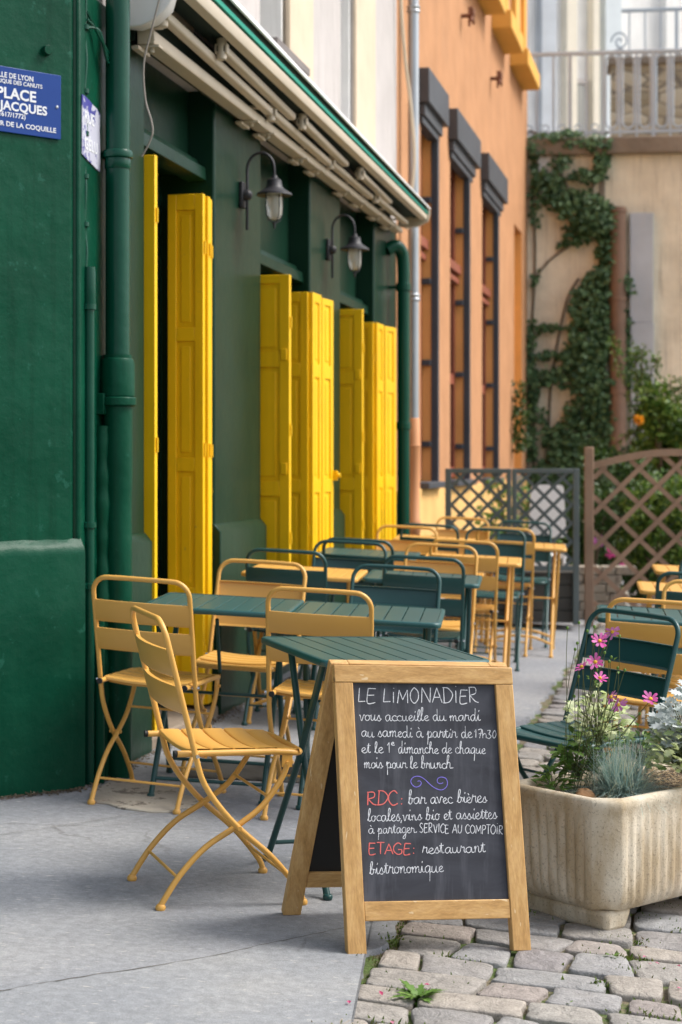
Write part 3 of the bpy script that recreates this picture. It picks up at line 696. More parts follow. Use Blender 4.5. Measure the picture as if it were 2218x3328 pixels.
# wall lanterns
def lantern():
    e = empty('wall_lantern', (0,0,0), PHI)
    b = MB(); b.box(0, .022, -.035, .035, -.19, -.06); b.lathe([(.03,0),(.026,.03),(.012,.04)], (.02,0,-.125), 14, axis=(1,0,0)); b.build('wall_plate', M['black_metal'], e, bevel=.006)
    a_ = MB(); pts = [(.035,0,-.30),(.035,0,-.05),(.035,0,0)]+[(.105-.07*math.cos(t), 0, .0+.085*math.sin(t)) for t in [math.pi*i/12 for i in range(1, 12)]]+[(.175,0,0),(.175,0,-.03)]
    a_.tube(pts, .0075, 10); a_.tube([(.02,0,-.125),(.035,0,-.125)], .008, 8); a_.build('arm', M['black_metal'], e)
    c = MB(); c.lathe([(.004,-.03),(.014,-.032),(.018,-.045),(.036,-.055),(.040,-.085),(.052,-.10),(.088,-.122),(.090,-.132),(.082,-.130),(.05,-.122),(.03,-.12)], (.175,0,0), 28); c.build('cap', M['black_metal'], e)
    gl = MB(); gl.lathe([(.040,-.122),(.041,-.18),(.038,-.225),(.028,-.248),(.012,-.256)], (.175,0,0), 24); gl.build('glass', M['lamp_glass'], e)
    cg = MB()
    for k in range(4):
        an = math.pi/4+math.pi/2*k; cx, sx = math.cos(an), math.sin(an)
        cg.tube([(.175+cx*r, sx*r, z) for r, z in ((.048,-.125),(.049,-.18),(.046,-.225),(.034,-.256),(.0,-.27))], .0028, 6)
    cg.lathe([(.008,-.262),(.010,-.272),(.006,-.282),(.007,-.29),(.002,-.30)], (.175,0,0), 10); cg.build('cage', M['black_metal'], e)
    return e
l1 = lantern(); l1.location = W(.0, 2.33, 2.755); l2 = copy_tree(l1); l2.location = W(.0, 4.36, 2.725)
tag(l1, 'black wall lantern nearer the camera, on the green pier left of the tall paired shutters', 'wall lantern', 'wall lanterns on the cafe piers')
tag(l2, 'farther black wall lantern on the second green pier under the awning end', 'wall lantern', 'wall lanterns on the cafe piers')

# awning (folded); its front sags slightly towards the far end
aw = on_facade('awning', 0, .6, 0, 'folded cream and green retractable awning running along the top of the cafe front', 'awning')
AL = 6.0
def ab_(name, mb, mat, parent, **k):
    mb.v = [(x, y, 2.97+(z-2.97)*(1-.40*min(1, max(0, y/AL)))) for x, y, z in mb.v]; return mb.build(name, mat, parent, **k)
def ext(poly, y0, y1): 
    mb = MB(); mb.prism(poly, y0, y1, lambda a, b, h: Vector((a, h, b))); return mb
ab_('hood', ext([(.0,3.355),(.05,3.375),(.19,3.375),(.262,3.345),(.294,3.305),(.297,3.284),(.288,3.282),(.284,3.304),(.255,3.336),(.188,3.366),(.05,3.366),(.0,3.345)], 0, AL), M['white_metal'], aw)
ab_('fabric_roll', MB().tube([(.13,.02,3.25),(.13,AL-.03,3.25)], .062, 20), M['dark_fabric'], aw)
ab_('fabric_fold', ext([(.17,3.30),(.272,3.318),(.270,3.256),(.25,3.21),(.17,3.18)], .01, AL-.02), M['dark_fabric'], aw)
ab_('teal_edging', ext([(.250,3.255),(.276,3.255),(.278,3.230),(.252,3.230)], .01, AL-.01), M['teal'], aw)
ab_('front_bar', ext([(.215,3.222),(.225,3.228),(.268,3.224),(.272,3.205),(.263,3.165),(.225,3.155),(.215,3.165)], .0, AL), M['cream_metal'], aw, bevel=.003)
ab_('wall_bar', ext([(.03,3.045),(.05,3.05),(.10,3.04),(.105,3.0),(.10,2.985),(.03,2.985)], .02, AL-.1), M['cream_metal'], aw, bevel=.003)
ab_('back_plate', ext([(.0,3.0),(.02,3.0),(.02,3.25),(.0,3.25)], .02, AL-.15), M['dark_fabric'], aw)
arm_specs = [(.05, 1.78, .135, 3.10, .135, 3.065), (.75, 2.15, .185, 3.13, .165, 3.12), (1.86, 3.2, .13, 3.075, .13, 3.055), (2.3, 3.5, .19, 3.12, .17, 3.11), (3.28, 4.5, .13, 3.07, .13, 3.06), (3.85, 4.95, .195, 3.11, .175, 3.11), (4.6, 5.75, .15, 3.07, .15, 3.07)]
for (y0, y1, n0, z0, n1, z1) in arm_specs:
    ar = MB(); 
    for k in range(6): 
        pass
    ar.bar((n0, y0, z0), (n1, y1, z1), .046, .042); oo = ab_('folding_arm', ar, M['cream_metal'], aw, bevel=.010, seg=3)
    el = MB(); el.tube([(n0, y0-.02, z0-.05), (n0, y0-.02, z0+.05)], .022, 12); el.box(n0-.03, n0+.03, y0-.035, y0-.004, z0-.024, z0+.024); ab_('elbow', el, M['cream_metal'], oo, bevel=.004)
    rv = MB(); rv.box(n0-.018, n0+.018, y0-.037, y0-.0355, z0-.014, z0+.014); ab_('socket', rv, M['black'], oo)
for y in (.03, 1.62, 1.95, 2.7, 3.1, 3.9, 4.4, 5.0, 5.5):
    bk = MB(); bk.box(.0, .12, y, y+.05, 2.972, 2.984); bk.box(.05, .125, y+.005, y+.045, 3.052, 3.066); bk.box(.02, .05, y-.05, y+.1, 2.955, 2.971); bk.tube([(.08,y+.025,2.955),(.08,y+.025,3.07)], .011, 10); ab_('bracket', bk, M['cream_metal'], aw, bevel=.002)
# large end cap near the camera
def capshape(): 
    pts = [(0.0,3.005)]
    for i in range(13):
        an = -math.pi/2+ .25+ i*(math.pi*.5)/12; pts.append((.05+.21*math.cos(an), 3.21+.205*math.sin(an)))
    return pts+[(.26,3.35),(.20,3.43),(0,3.44)]
ext(capshape(), -.16, -.135).build('end_cap', M['white_metal'], aw, bevel=.006, seg=3)
ext([(0,3.04),(.06,3.03),(.13,3.05),(.19,3.1),(.22,3.2),(.2,3.3),(0,3.4)], -.135, 0).build('end_housing', M['white_metal'], aw, bevel=.004)
ab_('far_end_cap', ext([(.10,3.07),(.20,3.08),(.275,3.14),(.292,3.25),(.28,3.32),(.20,3.37),(.05,3.37),(.05,3.1)], AL+.002, AL+.022), M['cream_metal'], aw, bevel=.004)
hc = on_facade('loose_cable', .16, .42, 0, 'thin loose brown cable dangling from the white awning end cap over the doorway', 'cable')
MB().tube(catmull([(.06,0,3.35),(.05,0,3.2),(.0,0,3.0),(-.035,0,2.86),(-.03,0,2.72),(-.005,0,2.63),(.0,0,2.58),(-.02,0,2.53),(-.045,.0,2.49)], 8), .0042, 8).build('cable', M['cable'], hc)

# ================================================================== ORANGE HOUSE
oh = empty('orange_house', W(0, 6.82, 0), PHI, 'orange rendered house with black lintels and tall barred windows', 'building')
def T(t): return t-6.82
ops = [(7.95, 8.72), (9.62, 10.75), (11.93, 13.15), (15.0, 15.9)]
zs0, zs1 = 1.15, 4.2
wl = MB(); prev = T(6.82)
for a0, a1 in ops:
    wl.box(-.5, 0, prev, T(a0), 1.08, 7.0); prev = T(a1)
    wl.box(-.5, 0, T(a0), T(a1), zs1, 7.0)
wl.box(-.5, 0, prev, T(16.6), 1.08, 7.0)
wl.box(-.5, 0, 0, T(16.6), 7.0, 9.5); wl.build('wall', M['orange_wall'], oh)
MB().box(-.5, .02, 0, T(16.6), -.3, 1.08).build('plinth', M['pale_ochre'], oh, bevel=.01)
MB().box(-.5, 2.2, 0, .01, 9.5, 9.52).build('roof_edge', M['ledge'], oh)
for i, (a0, a1) in enumerate(ops):
    y0, y1 = T(a0), T(a1)
    # reveal linings
    MB().box(-.30, -.004, y1-.012, y1+.001, 1.1, zs1-.002).build('reveal', M['orange_deep'], oh)
    if i == 3: 
        MB().box(-.34, -.30, y0, y1, 1.1, zs1).build('shutter_board', M['ochre'], oh); MB().box(-.34, 0.02, y0, y1, .0, 1.15).build('step', M['ledge'], oh); continue
    MB().box(-.19, -.15, y0, y1-.013, zs0, zs1).build('window', M['glass'], oh)
    fr = MB()
    for q0, q1 in ((y0, y0+.09), ((y0+y1)/2-.05, (y0+y1)/2+.05), (y1-.10, y1-.013)): fr.box(-.15, -.11, q0, q1, zs0, zs1)
    for zz in (1.2, 2.1, 3.2, 4.1): fr.box(-.148, -.115, y0+.09, y1-.1, zz-.05, zz+.05)
    fr.box(-.148, -.05, y0+.02, y1-.02, 3.12, 3.2); fr.box(-.148, -.07, y0+.02, y1-.02, 3.03, 3.08)
    fr.build('window_frame', M['red_frame'], oh)
    bs_ = MB(); bs_.box(-.03, .03, y1-.02, y1+.055, zs0-.05, zs1); z = 1.35
    for z in (1.45, 2.15, 2.85, 3.55): bs_.box(-.105, -.031, y1-.06, y1-.014, z-.025, z+.025)
    bs_.build('steel_bars', M['lintel'], oh, bevel=.003)
    MB().box(-.2, .085, y0-.06, y1+.10, 1.075, 1.13).build('sill', M['lintel'], oh, bevel=.008)
for a0, a1 in ((7.84, 8.95), (9.50, 11.15), (11.80, 13.55)):
    l_ = MB(); l_.box(-.02, .09, T(a0), T(a1), 4.22, 4.50); l_.box(-.05, .05, T(a0)+.03, T(a1)-.1, 4.12, 4.218); l_.box(-.06, .03, T(a0)+.05, T(a1)-.16, 4.06, 4.118); l_.build('lintel', M['lintel'], oh, bevel=.006)
for a0, a1 in ((10.6, 12.2), (12.75, 14.0), (14.55, 16.0)):
    s_ = MB(); s_.box(-.02, .22, T(a0), T(a1), 6.02, 6.22); s_.build('upper_sill', M['ochre'], oh, bevel=.012)
    MB().box(-.01, .06, T(a1)-.35, T(a1)-.1, 6.225, 8.6).build('upper_surround', M['ochre'], oh)
    MB().box(-.01, .06, T(a0)+.1, T(a0)+.35, 6.225, 8.6).build('upper_surround', M['ochre'], oh)
    MB().box(-.005, .012, T(a0)+.352, T(a1)-.352, 6.225, 8.6).build('upper_shutter', M['orange_deep'], oh)
for t, z in ((10.35, 5.55), (12.65, 5.45)):
    an_ = MB(); c = Vector((.03, T(t), z))
    an_.tube([(0, T(t), z), (.13, T(t), z)], .02, 8); an_.tube([(.11, T(t)-.08, z+.06), (.11, T(t)+.08, z-.06)], .014, 6); an_.tube([(.11, T(t)-.08, z-.07), (.11, T(t)+.08, z+.07)], .014, 6); an_.tube([(.08, T(t), z-.1), (.08, T(t), z+.08)], .014, 6)
    an_.build('tie_anchor', M['rust'], oh)
# small hanging plant pot on far corner
hp = empty('wall_plant', W(.10, 14.75, 1.9), PHI, 'narrow dark climbing plant hanging on the orange wall near its far corner', 'plant')
mb = MB(); r_ = random.Random(6)
for _ in range(220): leafquad(mb, (r_.gauss(0,.05), r_.gauss(0,.09), r_.uniform(-.45,.35)), rvec(r_), rvec(r_), .07, .05)
mb.build('foliage', M['dark_leaf'], hp); MB().tube([(-.05,0,-.5),(-.04,.02,0),(-.06,0,.3)], .008, 6).build('stem', M['bark'], hp)

# ================================================================== END WALL AND TERRACE
WA = Vector((2.43, 22.7, 0)); WD = Vector((1, -.12, 0)).normalized(); WN = Vector((-.12, -1, 0)).normalized()
wrot = math.atan2(WD.y, WD.x)
def pw(px, py, off=0.0):   # photograph pixel -> (distance along the wall, height)
    kx = (px-784)/4000; P0 = WA+WN*off
    # P0 + WD*s = (kx*Y, Y)
    s_ = (kx*P0.y-P0.x)/(WD.x-kx*WD.y); Y = P0.y+WD.y*s_; return s_, EYE+(1066-py)*Y/4000
ew = empty('retaining_wall', WA, wrot, 'tall stained tan retaining wall closing the end of the street', 'wall')
MB().box(-3.5, 9, 0, .8, -.5, 5.28).build('wall_face', M['tan_wall'], ew)
MB().box(-3.5, 9, -.13, .9, 5.28, 5.50).build('stone_ledge', M['ledge'], ew, bevel=.02)
MB().box(.93, 1.0, -.015, .0, 2.0, 5.27).build('crack_strip', M['ledge'], ew)
tr_ = MB().box(-6, 14, .9, 9, 5.2, 5.42); o = tr_.build('terrace_ground', M['ledge'], loc=WA); o.rotation_euler = (0, 0, wrot); tag(o, kind='structure')
# railing
def railing(name, P0, L, z0, hgt, sp, thick, label, arch_from=None, scroll=False, rot=wrot):
    e = empty(name, P0, rot, label, 'railing'); r1 = MB()
    r1.box(0, L, -.03, .03, hgt-.05, hgt); r1.build('handrail', M['grey_paint'], e, bevel=.008)
    r2_ = MB().box(0, L, -.02, .02, .08, .12); r2_.build('bottom_rail', M['grey_paint'], e)
    x = .12; k = 0
    while x < L:
        big = (k % 5 == 3); b_ = MB()
        th = .05 if big else thick
        b_.box(x-th/2, x+th/2, -th/2, th/2, 0, hgt-.05); b_.build('post' if big else 'baluster', M['grey_paint'], e)
        if arch_from is not None and x > arch_from and x+sp < L:
            ap = MB(); c = x+sp/2; rr_ = sp/2-.035
            for zc, sgn in ((hgt-.07-rr_, 1), (.15+rr_, -1)):
                ap.tube([(c+rr_*math.cos(a_), 0, zc+sgn*rr_*math.sin(a_)) for a_ in [math.pi*i/10 for i in range(11)]], .014, 6)
            ap.tube([(c-rr_, 0, hgt-.07-rr_), (c-rr_, 0, .15+rr_)], .014, 6); ap.tube([(c+rr_, 0, hgt-.07-rr_), (c+rr_, 0, .15+rr_)], .014, 6)
            ap.build('arched_infill', M['grey_paint'], e)
        else:
            sc2 = MB(); sc2.tube([(x+sp/2+.05*math.cos(a_), 0, .17+.04*math.sin(a_)) for a_ in [2*math.pi*i/10 for i in range(10)]], .010, 5, closed=True); sc2.build('scroll', M['grey_paint'], e)
        x += sp; k += 1
    if scroll:
        for zc in (hgt-.5, .3): MB().tube([(-.02-.14*(1-i/22)*math.cos(i*.5), 0, zc+.16*(1-i/22)*math.sin(i*.5)) for i in range(20)], .016, 6).build('scrollwork', M['grey_paint'], e)
    return e
railing('terrace_railing', WA+Vector((-.2,.12,5.5))+Vector((0,0,0)), 8.5, 0, 1.16, .215, .03, 'grey iron railing along the top of the tan retaining wall', arch_from=1.15)
railing('upper_railing', Vector((4.35, 27.0, 7.28)), 6, 0, 1.05, .24, .022, 'pale scrolled iron railing higher up behind the terrace railing', scroll=True, rot=wrot)
# upper terrace masonry and far houses
um = empty('stair_wall', Vector((4.15, 26.7, 5.3)), wrot, 'rough stone masonry wall behind the terrace railing', 'wall')
MB().box(0, 8, 0, .6, 0, 2.1).build('masonry', M['masonry'], um); MB().box(-.05, 8, -.06, .7, 2.1, 2.2).build('coping', M['ledge'], um)
fh = empty('white_house', Vector((3.0, 32, 5.3)), R(32), 'pale white house with tall grey pilasters behind the terrace', 'building')
MB().box(-6, 12, .2, 2, 0, 11).build('wall', M['white_plaster'], fh)
for x0, x1, m_ in ((.9,1.25,'grey_channel'), (1.5,1.75,'cream_render'), (2.15,2.3,'cream_render'), (.25,.55,'grey_channel'), (2.45,2.85,'pale_blue'), (4.0,4.2,'white_plaster'), (5,5.4,'grey_plaster')):
    MB().box(x0, x1, .02, .2, 0, 11).build('pilaster', M[m_], fh)
for x0, x1 in ((1.82, 2.02), (3.2, 3.8), (4.4, 4.9)):
    ww = MB().box(x0, x1, .12, .198, .6, 3.2).build('window', M['pane'], fh); MB().box(x0-.05, x1+.05, .1, .197, 3.21, 3.3).build('window_head', M['grey_plaster'], ww)
mb = MB().box(-3, 0, 0, .1, 0, 0)
# pipes and channel on the end wall
s0, z0 = pw(1419, 480); s1, z1 = pw(1419, 1000)
bp = empty('brown_downpipe', WA+WD*s0+WN*.12, wrot, 'fat brown downpipe rising through the ivy on the tan wall', 'drainpipe')
MB().tube([(0,0,-.1),(0,0,z0)], .108, 16).build('pipe', M['brown_pipe'], bp); 
for z in (z0-.05, 2.2, 3.4): MB().lathe([(.10,z-.03),(.118,z-.02),(.118,z+.02),(.10,z+.03)], seg=16).build('collar', M['brown_pipe'], bp)
s0, z0 = pw(1447, 492); s1, z1 = pw(1500, 960)
ch_ = empty('metal_channel', WA+WD*s0, wrot, 'pale grey metal cable channel fixed upright on the tan wall', 'channel')
MB().box(0, s1-s0, -.10, 0, 3.1, z0).build('upper_cover', M['grey_channel'], ch_, bevel=.006); MB().box(0.01, s1-s0+.01, -.115, 0, .4, 3.095).build('lower_cover', M['grey_channel'], ch_, bevel=.006)
s0, z0 = pw(1237, 360); s1, z1 = pw(1280, 470)
wpn = MB().box(0, s1-s0, -.03, 0, z1, z0).build('meter_cabinet', M['white_plastic'], None, bevel=.004, loc=WA+WD*s0); wpn.rotation_euler = (0,0,wrot); tag(wpn, 'small white metal cabinet on the tan wall half hidden by ivy', 'cabinet')

# ivy on the wall
iv = empty('ivy', WA, wrot, 'ivy climbing the tan retaining wall beside the orange house', 'ivy')
blobs = [(1232,345,26,14,60),(1262,318,40,10,60),(1300,312,40,9,50),(1330,335,34,14,80),(1378,335,28,20,130),(1382,372,16,24,70),(1350,402,40,16,80),(1285,375,20,26,45),(1232,398,12,40,40),(1226,470,12,50,40),
 (1262,420,30,26,140),(1290,455,46,26,180),(1330,475,52,34,330),(1375,500,36,40,330),(1398,530,22,34,220),(1340,530,40,22,170),(1395,580,22,32,150),(1390,620,18,24,100),
 (1372,655,32,30,220),(1352,700,42,40,330),(1360,760,48,46,420),(1345,820,50,42,360),(1300,868,40,20,90),(1360,880,42,46,380),(1345,945,46,36,230),(1385,960,30,50,300),
 (1222,800,8,70,90),(1226,900,12,60,110),(1220,1000,10,60,100),(1245,870,24,14,70),(1265,815,34,7,50),(1262,752,34,5,40),(1300,1000,44,30,200),(1250,980,8,44,40),
 (1330,1040,66,40,480),(1290,1090,64,40,520),(1372,1080,44,56,420),(1300,1145,70,40,420),(1250,1140,40,60,260),(1285,1010,28,10,50),(1435,655,16,34,60),(1440,800,10,90,110),(1455,870,26,22,80),(1230,640,6,20,14),(1290,850,44,5,50),(1305,560,22,5,24)]
r_ = random.Random(21); lf = MB()
for cx, cy, rx, ry, cnt in blobs:
    for _ in range(int(cnt*1.15)):
        a_ = r_.uniform(0, 6.283); q = r_.random()**.55; px = cx+rx*q*math.cos(a_)*1.05+r_.gauss(0,2.5); py = cy+ry*q*math.sin(a_)*1.05+r_.gauss(0,3)
        s_, z_ = pw(px, py); dp_ = abs(r_.gauss(.03, .09))+.02+(.10 if cnt > 300 else 0)*r_.random()
        d = Vector((r_.uniform(-1,1), -r_.uniform(.1,.8), -r_.uniform(.1,1.2)))
        leafquad(lf, (s_, -dp_, z_), d, Vector((r_.uniform(-.4,.4), -1, r_.uniform(.1,.9))), r_.uniform(.05,.10), r_.uniform(.045,.085), .12)
lf.build('foliage', M['ivy'], iv)
st = MB()
for path in ([(1395,1150),(1398,1000),(1385,850),(1392,700),(1385,600),(1400,530),(1330,470),(1290,400),(1280,330)], [(1225,1150),(1228,950),(1222,800),(1230,600),(1226,430),(1235,345)],
             [(1245,1130),(1260,1000),(1268,870),(1300,700),(1330,640)], [(1216,752),(1260,750),(1330,758)], [(1222,650),(1262,600),(1310,565)], [(1216,300),(1290,325),(1400,318)], [(1380,335),(1375,400),(1340,470)]):
    st.tube(catmull([(pw(a_, b_)[0], -.02, pw(a_, b_)[1]) for a_, b_ in path], 6), .014, 6)
st.build('vine_stem', M['bark'], iv)

# shrubs behind the trellis: (px, py, Y, rx, rz, n)
def shrub(px, py, Y, rx, rz, n, mat, label, size=.07, seed=1, base=None, cat='shrub', name='shrub', ry=None):
    r_ = random.Random(seed); x = (px-784)/4000*Y; z = EYE+(1066-py)*Y/4000; g0 = gz(x, Y)
    e = empty(name, (x, Y, g0), 0, label, cat); mb = MB(); ry = ry or rx*.7
    cl = [(r_.uniform(-.7,.7), r_.uniform(-.7,.7), r_.uniform(-.8,.8), r_.uniform(.28,.5)) for _ in range(13)]
    for _ in range(n):
        cx, cy, cz, cr = r_.choice(cl); v = rvec(r_)*cr*(.6+.5*r_.random())
        p = Vector(((cx+v.x)*rx, (cy+v.y)*ry, z-g0+(cz+v.z)*rz))
        if p.z < .02: p.z = r_.uniform(.02, .3)
        leafquad(mb, p, rvec(r_)+Vector((0,0,-.1)), Vector((0,-.5,1))+rvec(r_)*.7, size*r_.uniform(.6,1.3), size*r_.uniform(.4,.8), .12)
    mb.build('foliage', M[mat], e)
    sm = MB()
    for k in range(7):
        c_ = cl[k]; sm.tube(catmull([(r_.uniform(-.05,.05), 0, 0), (c_[0]*rx*.4, c_[1]*ry*.4, (z-g0)*.5), (c_[0]*rx, c_[1]*ry, z-g0+c_[2]*rz)], 5), [.02-.001*i for i in range(11)], 6)
    sm.build('branch', M['bark'], e); return e
shrub(1535, 1040, 18.5, .50, .62, 4200, 'bush', 'bright yellow-green shrub rising above the brown trellis on the right', .085, 3)
shrub(1420, 1090, 19.2, .42, .35, 2000, 'dark_leaf', 'dark leafy shrub between the ivy and the bright shrub', .08, 4)
shrub(1480, 1230, 16.0, .75, .62, 5200, 'dark_leaf', 'dense dark shrub filling the space behind the brown trellis', .08, 5)
shrub(1545, 1240, 15.0, .42, .55, 2400, 'bush', 'light green leafy shrub at the right edge behind the trellis', .07, 6)
shrub(1340, 1270, 15.2, .26, .55, 1500, 'dark_leaf', 'narrow dark shrub between the grey lattice and the brown trellis', .07, 7)
shrub(1200, 1190, 14.6, .36, .32, 700, 'leaf', 'sparse trailing plant behind the grey lattice screen', .06, 8)
shrub(1090, 1290, 13.9, .42, .22, 700, 'dark_leaf', 'low dark plant at the bottom of the grey lattice screen', .06, 9)
r_ = random.Random(31)
br = empty('rambling_rose', (3.05, 19.4, gz(3.05,19.4)), 0, 'tall arching sprays of small green leaves against the tan wall', 'plant'); mb = MB(); sb = MB()
for k in range(9):
    tx = r_.uniform(1430, 1570); ty = r_.uniform(790, 940); X = (tx-784)/4000*19.4; Z = EYE+(1066-ty)*19.4/4000
    P_ = catmull([(r_.uniform(-.2,.5), 0, .2), (r_.uniform(-.2,.6), 0, 1.2), ((X-3.05)*.8, -.1, Z-.35), (X-3.05+r_.uniform(-.2,.2), -.2, Z)], 8); sb.tube(P_, .007, 5)
    for p in P_[8:]:
        for _ in range(7): leafquad(mb, p+rvec(r_)*.06, rvec(r_), Vector((0,-.5,1)), .07, .035)
mb.build('foliage', M['bush'], br); sb.build('branch', M['bark'], br)
def blossom(px, py, Y, rad, mat, label, n=26):
    x = (px-784)/4000*Y; z = EYE+(1066-py)*Y/4000; mb = MB(); r_ = random.Random(int(px))
    for _ in range(n):
        d = rvec(r_); d.y = -abs(d.y); leafquad(mb, d*rad*.25, d, rvec(r_), rad, rad*.6)
    o = mb.build('blossom', M[mat], loc=(x, Y, z)); tag(o, label, 'flower', 'blossoms beyond the trellis')
M['orange_petal'] = mat_leaf('orange_petal', [(.75,.32,.02), (.8,.45,.04)])
blossom(1468, 965, 18.0, .055, 'orange_petal', 'orange blossom above the left end of the brown trellis', 40)
blossom(1375, 1245, 14.2, .05, 'violet_petal', 'violet blossom nearest the brown trellis post')
blossom(1403, 1270, 14.2, .045, 'petal', 'pink blossom seen through the trellis, middle of the three')
blossom(1432, 1306, 14.2, .045, 'petal', 'lowest pink blossom seen through the trellis')

# brown trellis
tx0, ty0 = 1.90, 13.3
te = empty('arched_trellis', (tx0, ty0, gz(tx0, ty0)), R(-6), 'brown wooden diamond trellis with an arched top rail', 'trellis')
MB().box(-.04, .03, -.035, .035, 0, 1.37).build('post', M['brown_wood'], te, bevel=.006)
def arch(x): return 1.20+.10*math.sin(math.pi*min(1, max(0, (x-.03)/1.2))) 
tp = MB()
xs = [.03+i*.05 for i in range(25)]
for a_, b_ in zip(xs[:-1], xs[1:]): 
    za, zb_ = arch(a_), arch(b_)
    tp.hexa([(a_,-.025,za),(b_,-.025,zb_),(b_,.025,zb_),(a_,.025,za)], [(a_,-.025,za+.055),(b_,-.025,zb_+.055),(b_,.025,zb_+.055),(a_,.025,za+.055)])
tp.build('arched_rail', M['brown_wood'], te)
MB().box(.03, 1.3, -.02, .02, .06, .12).build('bottom_rail', M['brown_wood'], te)
for sgn, yy in ((1, -.008), (-1, .008)):
    c = -1.6
    while c < 2.9:
        pts = []
        for i in range(81):
            x = .03+i*.0155; z = c+sgn*x*1.0 if sgn > 0 else c-x*.95+1.0
            if .1 < z < arch(x)+.01: pts.append((x, z))
        if len(pts) > 2:
            MB().bar((pts[0][0], yy, pts[0][1]), (pts[-1][0], yy, pts[-1][1]), .036, .014, up=(0,1,0)).build('slat', M['brown_wood'], te)
        c += .27
# second post bay to the right
MB().box(1.28, 1.35, -.035, .035, 0, 1.37).build('post', M['brown_wood'], te, bevel=.006)
# green lattice screen
le = empty('lattice_screen', (.775, 12.95, gz(.775, 12.95)), R(-3), 'grey-green lattice planter screen standing across the end of the terrace', 'lattice')
for x0, x1 in ((0,.045), (.455,.49), (.495,.53), (.945,.99)): MB().box(x0, x1, -.02, .02, 0, 1.155).build('upright', M['grey_wood'], le, bevel=.004)
for x0, x1 in ((.045,.455), (.53,.945)):
    for z0, z1 in ((1.12,1.155), (.40,.435)): MB().box(x0, x1, -.018, .018, z0, z1).build('rail', M['grey_wood'], le, bevel=.003)
    for sgn, yy in ((1, -.006), (-1, .006)):
        c = -.6
        while c < 2.0:
            pts = []
            for i in range(101):
                x = x0+(x1-x0)*i/100; z = c+sgn*(x-x0)
                if .43 < z < 1.125: pts.append((x, z))
            if len(pts) > 3: MB().bar((pts[0][0], yy, pts[0][1]), (pts[-1][0], yy, pts[-1][1]), .024, .010, up=(0,1,0)).build('lattice_strip', M['grey_wood'], le)
            c += .135
bxp = MB()
for k in range(4): bxp.box(.0, .99, .02, .40, .01+k*.095, .10+k*.095)
bxp.build('planter_box', M['dark_wood'], le, bevel=.004)
# white plastic board behind lattice
wb = empty('white_chair_back', ((1258-784)/4000*14.2, 14.2, gz(1.68,14.2)), R(5), 'white rounded plastic chair seen through the grey lattice', 'chair')
pb = MB(); pl_ = []
for (cx, cz, a0) in ((.10,.86,0),(-.10,.86,90),(-.12,.5,180),(.12,.5,270)):
    for i in range(6): an = R(a0+i*18); pl_.append((cx+.035*math.cos(an), cz+.035*math.sin(an)+.05))
pb.prism(pl_, -.01, .015, lambda a_, b_, h: Vector((a_, h, b_+.10))); pb.build('backrest', M['white_plastic'], wb)
for sx_ in (-1, 1):
    for y in (-.02, .34): MB().tube([(sx_*.14, y, 0), (sx_*.13, y, .56)], .016, 8).build('leg', M['white_plastic'], wb)
MB().box(-.16, .16, -.03, .36, .44, .47).build('seat', M['white_plastic'], wb, bevel=.01)
# low stone edging
lw = empty('low_wall', (1.78, 13.8, gz(1.8,13.8)), R(-4), 'low pinkish stone edging beyond the gap between lattice and trellis', 'wall')
r_ = random.Random(12); mb = MB()
for k in range(6):
    x = 0
    while x < .42:
        ww_ = r_.uniform(.1,.2); mb.box(x, x+ww_-.008, 0, .2, k*.07, k*.07+.064); x += ww_
mb.build('stones', M['slab'], lw, bevel=.006)

